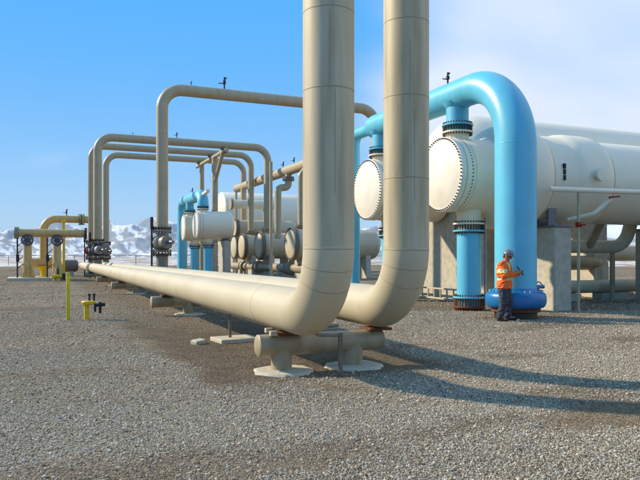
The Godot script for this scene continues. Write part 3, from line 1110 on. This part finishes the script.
func upper_piping():
	# header over the drums with its branch
	var t := thing("overhead_header", "pale beige overhead header sloping away above the flanged drums", "pipe", P(17.5, 0, 50))
	var mb := MB.new()
	rod(mb, P(17.6, 8.3, 36.5), P(17.6, 8.3, 62.0), 0.38, 32)
	part("pipe", mb, M.tan_loop, t)
	for a in [46.2, 48.6]:
		vent(t, P(17.6, 8.66, a), 1.0)
	for a in [43.1, 61.0]:
		mb = MB.new()
		rod(mb, P(17.6, 0.0, a + 1.2), P(17.6, 8.0, a + 1.2), 0.11, 14)
		part("post", mb, M.tan_loop, t)
	mb = MB.new()
	sweep(mb, route([P(17.6, 8.0, 47.4), P(17.6, 7.0, 47.4), P(16.7, 6.9, 47.3), P(16.7, 3.0, 47.3)], 0.36, 8), 0.27, 24)
	part("branch", mb, M.tan_loop, t)
	mb = MB.new()
	disc(mb, P(17.6, 7.65, 47.4), Vector3.UP, -0.15, 0.15, 0.46)
	part("branch_flange", mb, M.grey_pipe, t)
	t = thing("drum_riser", "beige riser standing on the widest flanged drum", "pipe", P(16.95, 3.6, 43.1))
	mb = MB.new()
	sweep(mb, route([P(16.95, 3.6, 43.1), P(16.95, 7.4, 43.1), P(17.6, 8.2, 43.1)], 0.4, 8), 0.24, 28)
	part("pipe", mb, M.tan_loop, t)
	flange_pair(t, P(16.95, 3.78, 43.1), Vector3.UP, 0.4, 0.04, 0.07, M.beige_dull, M.beige_dull, M.stud, 14, 0.02)
	t = thing("stub_pipe", "short cream pipe stub with blank end above the drums", "pipe", P(16.0, 6.2, 57.0))
	mb = MB.new()
	rod(mb, P(15.9, 6.4, 57.5), P(20.0, 6.4, 57.5), 0.40, 28)
	part("pipe", mb, M.cream, t)
	mb = MB.new()
	disc(mb, P(15.9, 6.4, 57.5), Vector3.RIGHT, -0.2, 0.0, 0.5)
	part("blank_flange", mb, M.beige_dull, t)
	mb = MB.new()
	rod(mb, P(19.0, 0, 57.5), P(19.0, 6.1, 57.5), 0.15, 14)
	part("post", mb, M.tan_loop, t)
	t = thing("slim_post", "slim beige steel post standing before the flanged drums", "post", P(14.2, 0, 42.5))
	mb = MB.new()
	rod(mb, P(14.4, 0.0, 42.2), P(14.4, 8.1, 42.2), 0.11, 14)
	part("shaft", mb, M.tan_loop, t)
	mb = MB.new()
	box(mb, P(14.4, 0.03, 42.2), Vector3(0.4, 0.06, 0.4), 0.01)
	part("base_plate", mb, M.steel, t)
	# large storage vessel behind the drums
	t = thing("storage_vessel", "long cream storage vessel far behind the flanged drums", "tank", P(24, 0, 68), "cream pressure vessels")
	mb = MB.new()
	var pr := dome(17.6, 2.6, 0.55, 10, true)
	pr += dome(26.5, 2.6, 0.9, 10, false)
	lathe(mb, P(0, 5.9, 68), Vector3.RIGHT, pr, 56)
	part("shell", mb, M.cream, t)
	for b in [18.8, 22.3, 25.6]:
		mb = MB.new()
		box(mb, P(b, 1.75, 68), Vector3(0.7, 3.5, 3.0), 0.03)
		part("pedestal", mb, M.concrete, t)
	t = thing("low_manifold", "low beige manifold crossing under the flanged drums", "pipe", P(17.2, 0, 50))
	mb = MB.new()
	rod(mb, P(16.9, 0.75, 40.5), P(16.9, 0.75, 62.0), 0.32, 28)
	part("pipe", mb, M.beige_dull, t)
	for a in [41.5, 46.8, 53.0, 57.2]:
		mb = MB.new()
		box(mb, P(16.9, 0.22, a), Vector3(0.9, 0.46, 0.5), 0.02)
		part("sleeper", mb, M.concrete, t)
	for a in [45.0, 52.7, 57.0]:
		mb = MB.new()
		lathe(mb, P(16.9, 0.75, a), Vector3(0, 0, -1), [Vector2(-0.5, 0.32), Vector2(-0.45, 0.5), Vector2(-0.33, 0.5), Vector2(-0.3, 0.42), Vector2(0, 0.52), Vector2(0.3, 0.42), Vector2(0.33, 0.5), Vector2(0.45, 0.5), Vector2(0.5, 0.32)], 28)
		var vb := part("valve_body", mb, M.valve, t)
		mb = MB.new()
		rod(mb, P(16.9, 1.2, a), P(16.9, 1.55, a), 0.06, 10)
		disc(mb, P(16.9, 1.5, a), Vector3.UP, 0.0, 0.05, 0.26)
		part("handwheel", mb, M.valve_red, vb)
	t = thing("guard_rail", "low pale steel rail with uprights along the long concrete pier", "railing", P(13.4, 0, 20))
	for h in [0.06, 0.42]:
		mb = MB.new()
		box(mb, P(13.42, h, 20.6), Vector3(0.06, 0.06, 6.2), 0.006)
		part("rail", mb, M.pad, t)
	for k in 15:
		mb = MB.new()
		box(mb, P(13.42, 0.24, 17.7 + k * 0.41), Vector3(0.045, 0.29, 0.045), 0.004)
		part("upright", mb, M.pad, t)
	# grey pipe end past the far end of the pipelines
	t = thing("grey_blind_pipe", "dark grey capped pipe beyond the far end of the pipelines", "pipe", P(2.4, 0, 57.2))
	mb = MB.new()
	var pg := dome(1.75, 0.5, 0.3, 8, true)
	pg.append(Vector2(2.6, 0.5)); pg.append(Vector2(2.75, 0.36))
	lathe(mb, P(0, 0.86, 57.6), Vector3.RIGHT, pg, 32)
	part("shell", mb, M.grey_pipe, t)
	mb = MB.new()
	box(mb, P(2.2, 0.2, 57.6), Vector3(0.4, 0.42, 0.7), 0.02)
	part("pedestal", mb, M.concrete, t)

# ---------------------------------------------------------------- worker
func capsule_d(p: Vector3, a: Vector3, b: Vector3, ra: float, rb: float) -> float:
	var ab := b - a
	var t := clampf((p - a).dot(ab) / max(ab.length_squared(), 1e-9), 0.0, 1.0)
	return p.distance_to(a + ab * t) - lerpf(ra, rb, t)

func jacket_colour(p: Vector3) -> Color:
	var orange := Color(0.86, 0.15, 0.02)
	var lime := Color(0.72, 0.70, 0.16)
	var silver := Color(0.62, 0.62, 0.58)
	var ax: float = abs(p.x)
	if ax < 0.215 and p.z < 0.22:
		if abs(p.y - 1.05) < 0.022 or abs(p.y - 0.93) < 0.0: return silver
		if abs(p.y - 1.05) < 0.045: return lime
		if p.y > 1.05 and p.y < 1.46:
			if abs(ax - 0.11) < 0.02: return silver
			if abs(ax - 0.11) < 0.042: return lime
	var band: float = abs(p.y - 1.24)
	if ax > 0.2 and p.z < 0.13:
		if band < 0.022: return silver
		if band < 0.042: return lime
	return orange

# bones: [a, b, ra, rb, flat] ; surface nets on a grid
func net(mb: MB, bones: Array, cell: float, k: float, clip_lo := -9.0, clip_hi := 99.0, taped := false, wrinkle := 0.0):
	var lo := Vector3(99, 99, 99)
	var hi := -lo
	for s in bones:
		var m: float = max(s[2], s[3]) + cell * 3 + k
		for e in 2:
			lo = lo.min(s[e] - Vector3(m, m, m)); hi = hi.max(s[e] + Vector3(m, m, m))
	lo.y = max(lo.y, clip_lo - cell * 3); hi.y = min(hi.y, clip_hi + cell * 3)
	var nx := int((hi.x - lo.x) / cell) + 2
	var ny := int((hi.y - lo.y) / cell) + 2
	var nz := int((hi.z - lo.z) / cell) + 2
	var f := PackedFloat32Array()
	f.resize(nx * ny * nz)
	f.fill(1.0)
	for s in bones:
		var m: float = max(s[2], s[3]) + cell * 3 + k
		var bl: Vector3 = s[0].min(s[1]) - Vector3(m, m, m) - lo
		var bh: Vector3 = s[0].max(s[1]) + Vector3(m, m, m) - lo
		for x in range(max(0, int(bl.x / cell)), min(nx, int(bh.x / cell) + 1)):
			for y in range(max(0, int(bl.y / cell)), min(ny, int(bh.y / cell) + 1)):
				for z in range(max(0, int(bl.z / cell)), min(nz, int(bh.z / cell) + 1)):
					var p := lo + Vector3(x, y, z) * cell
					var d := capsule_d(p, s[0], s[1], s[2], s[3])
					var q := (x * ny + y) * nz + z
					var o := f[q]
					var h: float = max(k - abs(o - d), 0.0) / k
					f[q] = min(o, d) - h * h * k * 0.25
	if wrinkle > 0.0:
		var wn := noise(41, 9.0, 3)
		for x in nx:
			for y in ny:
				for z in nz:
					var q := (x * ny + y) * nz + z
					if f[q] < 0.06:
						var p := lo + Vector3(x, y, z) * cell
						f[q] += wrinkle * wn.get_noise_3d(p.x * 0.7, p.y * 1.5, p.z * 0.7)
	for x in nx:
		for y in ny:
			var py := lo.y + y * cell
			var cut: float = max(clip_lo - py, py - clip_hi)
			if cut > -cell * 2:
				for z in nz:
					var q := (x * ny + y) * nz + z
					f[q] = max(f[q], cut)
	var ids := {}
	var sx := ny * nz
	var base := mb.v.size()
	for x in nx - 1:
		for y in ny - 1:
			for z in nz - 1:
				var q := x * sx + y * nz + z
				var inside := 0
				for e in 8:
					if f[q + (e & 1) * sx + ((e >> 1) & 1) * nz + (e >> 2)] < 0: inside += 1
				if inside == 0 or inside == 8: continue
				var sum := Vector3.ZERO
				var c := 0
				for e in 8:
					for ax in 3:
						if e & (1 << ax): continue
						var g := e | (1 << ax)
						var va := f[q + (e & 1) * sx + ((e >> 1) & 1) * nz + (e >> 2)]
						var vb := f[q + (g & 1) * sx + ((g >> 1) & 1) * nz + (g >> 2)]
						if (va < 0) == (vb < 0): continue
						var t := va / (va - vb)
						var pa := Vector3(e & 1, (e >> 1) & 1, e >> 2)
						var pb := Vector3(g & 1, (g >> 1) & 1, g >> 2)
						sum += pa.lerp(pb, t); c += 1
				var p := lo + (Vector3(x, y, z) + sum / c) * cell
				var gr := Vector3(f[q + sx] - f[q], f[q + nz] - f[q], f[q + 1] - f[q])
				gr += Vector3(f[q + sx + nz + 1] - f[q + nz + 1], f[q + sx + nz + 1] - f[q + sx + 1], f[q + sx + nz + 1] - f[q + sx + nz])
				ids[q] = mb.vert(p, gr.normalized())
				if taped: mb.c.append(jacket_colour(p))
	for x in range(1, nx - 1):
		for y in range(1, ny - 1):
			for z in range(1, nz - 1):
				var q := x * sx + y * nz + z
				var va := f[q]
				for ax in 3:
					var st: int = [sx, nz, 1][ax]
					var vb := f[q + st]
					if (va < 0) == (vb < 0): continue
					var o1: int = [nz, 1, sx][ax]
					var o2: int = [1, sx, nz][ax]
					var a: int = ids.get(q, -1)
					var b: int = ids.get(q - o1, -1)
					var c2: int = ids.get(q - o1 - o2, -1)
					var d: int = ids.get(q - o2, -1)
					if a < 0 or b < 0 or c2 < 0 or d < 0: continue
					if va >= 0:
						mb.tri(a, b, c2); mb.tri(a, c2, d)
					else:
						mb.tri(a, c2, b); mb.tri(a, d, c2)

var hc := Vector3(0, 1.60, 0.075)
var hb := Basis(Vector3.RIGHT, 0.38)
func hp(x: float, y: float, z: float) -> Vector3:
	return hc + hb * Vector3(x, y, z)

func worker(at: Vector3, turn: float):
	var t := thing("person", "worker in orange reflective jacket and grey hard hat reading a tablet", "person", at)
	origin[t] = Vector3.ZERO
	t.rotation.y = turn
	var skin := mat(Color(0.68, 0.47, 0.37), 0.6)
	# body: hips, torso, neck, arms, legs
	var hipl := Vector3(0.10, 0.90, -0.01)
	var hipr := Vector3(-0.10, 0.90, -0.01)
	var knl := Vector3(0.12, 0.49, 0.05)
	var knr := Vector3(-0.12, 0.49, 0.02)
	var anl := Vector3(0.13, 0.09, 0.05)
	var anr := Vector3(-0.14, 0.09, -0.07)
	var shl := Vector3(0.18, 1.385, -0.005)
	var shr := Vector3(-0.18, 1.385, -0.005)
	var ell := Vector3(0.26, 1.12, 0.07)
	var elr := Vector3(-0.26, 1.12, 0.07)
	var wrl := Vector3(0.12, 1.17, 0.285)
	var wrr := Vector3(-0.12, 1.17, 0.285)
	var legs := [[hipl, knl, 0.088, 0.058], [knl, anl, 0.058, 0.042], [hipr, knr, 0.088, 0.058], [knr, anr, 0.058, 0.042]]
	var torso := [[Vector3(-0.07, 0.93, 0), Vector3(0.07, 0.93, 0), 0.11, 0.11], [Vector3(-0.06, 1.08, 0.0), Vector3(0.06, 1.08, 0.0), 0.105, 0.105], [Vector3(-0.09, 1.30, 0), Vector3(0.09, 1.30, 0), 0.115, 0.115], [Vector3(0, 0.95, 0), Vector3(0, 1.3, 0), 0.11, 0.12]]
	var arms := [[Vector3(0.06, 1.38, -0.01), shl, 0.075, 0.066], [shl, ell, 0.06, 0.045], [ell, wrl, 0.043, 0.028], [Vector3(-0.06, 1.38, -0.01), shr, 0.075, 0.066], [shr, elr, 0.06, 0.045], [elr, wrr, 0.043, 0.028]]
	var neck := [[Vector3(0, 1.36, 0.0), Vector3(0, 1.52, 0.045), 0.06, 0.055]]
	var feet := [[anl, anl + Vector3(0.02, -0.035, 0.17), 0.045, 0.035], [anr, anr + Vector3(-0.03, -0.035, 0.17), 0.045, 0.035]]
	var mb := MB.new()
	net(mb, legs + torso + arms + neck + feet, 0.014, 0.04, 0.006)
	# head with brow, nose, chin and ears, bowed to the tablet
	var head := [[hp(0, 0.035, -0.02), hp(0, 0.035, 0.02), 0.078, 0.076], [hp(0, -0.02, 0.02), hp(0, -0.075, 0.045), 0.064, 0.036],
		[hp(0, 0.01, 0.085), hp(0, -0.03, 0.105), 0.010, 0.016], [hp(-0.03, 0.025, 0.078), hp(0.03, 0.025, 0.078), 0.014, 0.014],
		[hp(-0.018, -0.058, 0.078), hp(0.018, -0.058, 0.078), 0.011, 0.011], [hp(0, -0.09, 0.06), hp(0, -0.095, 0.066), 0.02, 0.02],
		[hp(0.078, 0.02, -0.005), hp(0.078, -0.025, 0.0), 0.014, 0.012], [hp(-0.078, 0.02, -0.005), hp(-0.078, -0.025, 0.0), 0.014, 0.012], [Vector3(0, 1.50, 0.04), hp(0, -0.03, -0.01), 0.055, 0.06]]
	net(mb, head, 0.006, 0.015)
	# hands closed on the tablet
	for s in [1.0, -1.0]:
		var w := Vector3(0.12 * s, 1.17, 0.285)
		var palm := w + Vector3(-0.005 * s, 0.03, 0.07)
		var hand := [[w, palm, 0.027, 0.03], [palm + Vector3(0, -0.02, 0.01), palm + Vector3(0, 0.03, 0.02), 0.026, 0.024]]
		for k in 4:
			var y := -0.025 + 0.02 * k
			var ln: float = [0.8, 0.95, 1.0, 0.92][k]
			var r0 := palm + Vector3(0.004 * s, y, 0.03)
			var r1 := r0 + Vector3(-0.008 * s, 0.008, 0.036 * ln)
			var r2 := r1 + Vector3(-0.026 * s, 0.008, 0.016 * ln)
			var r3 := r2 + Vector3(-0.022 * s, 0.004, -0.006)
			hand.append([r0, r1, 0.0105, 0.009]); hand.append([r1, r2, 0.009, 0.0085]); hand.append([r2, r3, 0.0085, 0.0075])
		var th := palm + Vector3(-0.02 * s, 0.02, -0.01)
		hand.append([th, th + Vector3(-0.028 * s, 0.03, 0.022), 0.012, 0.010]); hand.append([th + Vector3(-0.028 * s, 0.03, 0.022), th + Vector3(-0.05 * s, 0.038, 0.045), 0.010, 0.008])
		net(mb, hand, 0.0045, 0.006)
	var body := part("body", mb, skin, t)
	# trousers
	mb = MB.new()
	var tr := []
	for s in legs:
		tr.append([s[0], s[1], s[2] + 0.04, s[3] + 0.05])
	tr[1][3] = 0.085; tr[3][3] = 0.085
	tr.append([Vector3(-0.07, 0.93, -0.01), Vector3(0.07, 0.93, -0.01), 0.135, 0.135])
	for s in [0, 2]:   # folds over the boots
		var an: Vector3 = legs[s + 1][1]
		tr.append([an + Vector3(-0.03, 0.04, 0.02), an + Vector3(0.03, 0.05, 0.02), 0.055, 0.055])
		tr.append([an + Vector3(0, 0.12, -0.02), an + Vector3(0, 0.13, 0.02), 0.068, 0.068])
	net(mb, tr, 0.012, 0.03, 0.085, 1.0, false, 0.022)
	part("trousers", mb, mat(Color(0.30, 0.32, 0.36), 0.9, noise_tex(51, 0.03, Color(0.6, 0.6, 0.6), Color(1, 1, 1), 128, 4), Vector3(4, 4, 4)), t)
	# jacket with reflective tape
	mb = MB.new()
	var jk := []
	for s in torso: jk.append([s[0], s[1], s[2] + 0.056, s[3] + 0.056])
	for s in arms: jk.append([s[0], s[1], s[2] + 0.034, s[3] + 0.036])
	jk.append([Vector3(-0.08, 0.88, 0), Vector3(0.08, 0.88, 0), 0.175, 0.175])
	jk.append([Vector3(-0.12, 1.16, -0.06), Vector3(0.1, 1.18, -0.06), 0.11, 0.11])
	jk.append([Vector3(-0.04, 1.47, 0.015), Vector3(0.04, 1.47, 0.015), 0.062, 0.062])
	jk.append([Vector3(-0.2, 1.1, 0.06), Vector3(-0.26, 1.2, 0.0), 0.06, 0.07])
	net(mb, jk, 0.011, 0.03, 0.80, 1.50, true, 0.024)
	var jm := StandardMaterial3D.new()
	jm.vertex_color_use_as_albedo = true
	jm.roughness = 0.8
	part("jacket", mb, jm, t)
	# boots
	for s in 2:
		var an: Vector3 = [anl, anr][s]
		var tw: float = [0.02, -0.03][s]
		mb = MB.new()
		net(mb, [[an + Vector3(0, 0.05, -0.01), an + Vector3(0, -0.03, -0.02), 0.062, 0.058], [an + Vector3(0, -0.04, -0.03), an + Vector3(tw, -0.045, 0.165), 0.052, 0.046]], 0.01, 0.03, 0.004)
		part("boot", mb, mat(Color(0.16, 0.14, 0.13), 0.7), t)
	# hair, sunglasses, helmet
	mb = MB.new()
	net(mb, [[hp(0, 0.03, -0.035), hp(0, -0.03, -0.045), 0.074, 0.058]], 0.008, 0.01)
	part("hair", mb, mat(Color(0.16, 0.11, 0.08), 0.8), t)
	mb = MB.new()
	for s in [-1.0, 1.0]:
		box(mb, hp(0.034 * s, 0.008, 0.094), Vector3(0.052, 0.034, 0.01), 0.004, hb)
		box(mb, hp(0.082 * s, 0.012, 0.04), Vector3(0.006, 0.01, 0.11), 0.002, hb)
	box(mb, hp(0, 0.016, 0.098), Vector3(0.02, 0.008, 0.008), 0.002, hb)
	part("sunglasses", mb, M.black, t)
	mb = MB.new()
	lathe(mb, hp(0, 0.045, 0.0), hb * Vector3.UP, [Vector2(-0.012, 0.100), Vector2(-0.012, 0.138), Vector2(-0.004, 0.142), Vector2(0.006, 0.125), Vector2(0.03, 0.121), Vector2(0.06, 0.112), Vector2(0.085, 0.092), Vector2(0.105, 0.062), Vector2(0.115, 0.03), Vector2(0.117, 0.0)], 36)
	var hm := part("hard_hat", mb, mat(Color(0.42, 0.43, 0.44), 0.4), t)
	mb = MB.new()
	sweep(mb, [hp(0, 0.05, 0.124), hp(0, 0.095, 0.119), hp(0, 0.14, 0.085), hp(0, 0.166, 0.03), hp(0, 0.168, -0.03), hp(0, 0.14, -0.085), hp(0, 0.09, -0.119)], 0.014, 10)
	part("crown_ridge", mb, mat(Color(0.55, 0.56, 0.56), 0.35), hm)
	mb = MB.new()
	sweep(mb, [hp(-0.07, 0.036, 0.125), hp(-0.045, 0.034, 0.152), hp(0, 0.033, 0.166), hp(0.045, 0.034, 0.152), hp(0.07, 0.036, 0.125)], 0.009, 8)
	part("peak", mb, mat(Color(0.55, 0.56, 0.56), 0.35), hm)
	# tablet, a thing of its own
	var tp := at + Basis(Vector3.UP, turn) * Vector3(0, 1.245, 0.385)
	var k := thing("tablet", "dark tablet held in the worker's hands", "tablet", tp)
	origin[k] = Vector3.ZERO
	k.rotation = Vector3(-0.6, turn + 0.15, 0.12)
	mb = MB.new()
	box(mb, Vector3.ZERO, Vector3(0.215, 0.27, 0.014), 0.005)
	part("case", mb, M.black, k)
	mb = MB.new()
	box(mb, Vector3(0, 0, -0.0085), Vector3(0.185, 0.235, 0.003), 0.001)
	part("screen", mb, mat(Color(0.05, 0.06, 0.07), 0.12), k)

# ---------------------------------------------------------------- sky
func sky_texture() -> ImageTexture:
	var w := 1024
	var h := 512
	var im := Image.create(w, h, false, Image.FORMAT_RGBF)
	var cl := noise(61, 1.0, 5)
	var cl2 := noise(62, 1.0, 4)
	for y in h:
		var el := (0.5 - (y + 0.5) / h) * PI
		var s := sin(el)
		for x in w:
			var az := wrapf((x + 0.5) / w * TAU, -PI, PI)
			var c: Vector3
			if s < 0:
				c = Vector3(0.42, 0.42, 0.42)
			else:
				var t := pow(1.0 - s, 7.0)
				c = Vector3(0.036, 0.275, 0.65).lerp(Vector3(0.39, 0.57, 0.66), t)
				var dir := Vector3(sin(az) * cos(el), s, -cos(az) * cos(el))
				var u := dir / (s + 0.25)
				var n := cl.get_noise_3d(u.x * 0.55, u.y * 0.5, u.z * 0.9)
				var n2 := cl2.get_noise_3d(u.x * 1.6, u.y * 1.6, u.z * 2.6)
				var bank := smoothstep(0.44, 0.64, az + 0.10 * n) * (1.0 - smoothstep(2.4, 3.0, az))
				var veil := clampf(bank * (0.88 + 0.45 * n + 0.22 * n2), 0.0, 0.96)
				veil = max(veil, 0.22 * smoothstep(0.25, 0.62, n + 0.35 * n2))
				c = c.lerp(Vector3(0.53, 0.585, 0.665), veil)
			im.set_pixel(x, y, Color(c.x, c.y, c.z))
	return ImageTexture.create_from_image(im)

func _ready():
	rng.seed = 1
	# camera, sky, sun, exposure
	var cam := Camera3D.new()
	cam.name = "camera"
	cam.position = Vector3(0, 1.58, 0)
	cam.rotation_degrees = Vector3(0, -23.15, 0)
	cam.projection = Camera3D.PROJECTION_FRUSTUM
	cam.near = 0.05
	cam.far = 40000.0
	cam.size = 0.05 * 480.0 / 650.0
	cam.frustum_offset = Vector2(0, 0.05 * 17.0 / 650.0)
	add_child(cam)
	cam.current = true
	var env := Environment.new()
	env.background_mode = Environment.BG_SKY
	var sky := Sky.new()
	var sm := PanoramaSkyMaterial.new()
	sm.panorama = sky_texture()
	sky.sky_material = sm
	env.sky = sky
	env.tonemap_mode = Environment.TONE_MAPPER_LINEAR
	env.tonemap_exposure = 1.58
	env.fog_enabled = true
	env.fog_density = 0.00005
	env.fog_light_color = Color(0.80, 0.88, 0.96)
	env.sdfgi_enabled = true
	env.ssao_enabled = true
	env.ssil_enabled = true
	var we := WorldEnvironment.new()
	we.name = "environment"
	we.environment = env
	add_child(we)
	var sun := DirectionalLight3D.new()
	sun.name = "sun"
	sun.light_energy = 1.35
	sun.light_color = Color(1.0, 0.93, 0.81)
	sun.light_angular_distance = 2.2
	sun.shadow_enabled = true
	var to_sun := Vector3(-0.774, 0.60, -0.631)
	add_child(sun)
	sun.look_at_from_position(Vector3.ZERO, -to_sun, Vector3.UP)

	make_materials()
	build_ground()
	build_mountains()
	fence()

	# long pipelines
	pipeline(3.12, 7.04, 0.865, 0.305, 57.2, [3.53, 4.45], "beige pipeline lying closer to the yellow marker post, bending up into a tall riser")
	pipeline(4.5, 7.58, 0.865, 0.305, 57.2, [2.62, 3.7, 4.70], "beige pipeline lying behind its twin, its tall riser closer to the blue columns")
	support(8.44, 2.68, 4.58, [3.03, 4.12], "two-legged cross-pipe support under the pipeline bends", true)
	support(17.8, 2.68, 4.7, [3.68], "single-legged cross-pipe support, second from the pipeline bends", false)
	support(28.7, 2.68, 4.7, [3.68], "single-legged cross-pipe support, third from the pipeline bends", false)
	support(36.8, 2.68, 4.7, [3.68], "single-legged cross-pipe support, fourth from the pipeline bends", false)
	support(46.5, 2.68, 4.7, [3.68], "single-legged cross-pipe support, fifth from the pipeline bends", false)

	# vessels, blue piping and piers
	var v1 := vessel(16.1, false, 24.0, "cream pressure vessel with stepped bulges and sprinkler pipe along its side")
	var v2 := vessel(20.8, true, 25.0, "cream pressure vessel with high upper shell behind the stepped one")
	vessel(49.2, false, 13.7, "distant cream pressure vessel under the near end of the far blue manifold", 5.2, 14.5, 0.5, true)
	vessel(54.0, false, 14.2, "distant cream pressure vessel under the down-turned end of the far blue manifold", 5.2, 14.5, 0.5, true)
	blue_header()
	far_header()
	column(16.1, "blue column with rusty studs between worker and stepped cream vessel's end cover")
	column(20.8, "blue column below the vessel with high upper shell, seen between the two risers")
	column(49.2, "distant blue column under the nearer vessel of the far pair")
	column(54.0, "distant blue column under the rearmost vessel of the far pair")
	pier(13.8, 14.46, 14.8, 17.5, 2.47, "square concrete pier beside the big blue manifold's foot")
	pier(13.8, 14.46, 18.0, 22.3, 3.30, "long concrete pier behind the blue column with rusty studs")
	pier(12.75, 13.25, 48.3, 50.1, 2.84, "distant concrete pier under the nearer vessel of the far pair")
	pier(12.95, 13.45, 53.1, 54.9, 2.84, "distant concrete pier under the rearmost vessel of the far pair")
	pier(19.9, 20.6, 14.9, 17.3, 2.55, "concrete pier under the unseen far half of the stepped vessel")
	pier(19.9, 20.6, 19.2, 22.3, 3.30, "concrete pier standing behind the grey-green ground pipe")
	under_pipes()

	# loops, drums and bridge
	loop(5.77, 18.4, 34.5, 10.4, 0.305, 5.2, 3.0, M.valve, "tall beige loop standing alone, its white ball valve beside it", [[7.3, 0.5], [9.1, 1.3]])
	loop(3.78, 17.0, 50.7, 10.5, 0.305, 3.7, 2.75, M.valve_blue, "tall beige loop with blue valve, nearest of the trestle's three", [[6.3, 0.4], [9.6, 0.9]])
	loop(3.62, 16.9, 55.0, 10.5, 0.27, 3.7, 2.75, M.valve_red, "tall beige loop held at the middle of the trestle", [])
	loop(5.1, 17.5, 59.3, 10.5, 0.27, 3.7, 2.75, M.valve, "tall beige loop held at the far end of the trestle", [])
	bridge()
	drum(16.1, 43.1, 2.5, 1.2, 7.0, "widest flanged beige drum, under the beige drum riser")
	drum(16.2, 50.7, 2.5, 1.18, 7.0, "flanged beige drum under the trestle's nearest loop")
	drum(16.0, 55.0, 2.5, 1.16, 7.0, "flanged beige drum under the trestle's middle loop")
	drum(16.5, 59.3, 2.5, 1.14, 7.0, "flanged beige drum under the trestle's far loop")
	drum(16.0, 57.2, 4.2, 0.83, 6.0, "small flanged drum set higher than the others")
	upper_piping()
	yellow_station()
	small_yard_things()
	var pd := 16.1
	var px := (504.5 - 320.0) / 650.0 * pd
	var c := cos(deg_to_rad(23.15))
	var s := sin(deg_to_rad(23.15))
	worker(P(c * px + s * pd, 0, -s * px + c * pd), 0.62)
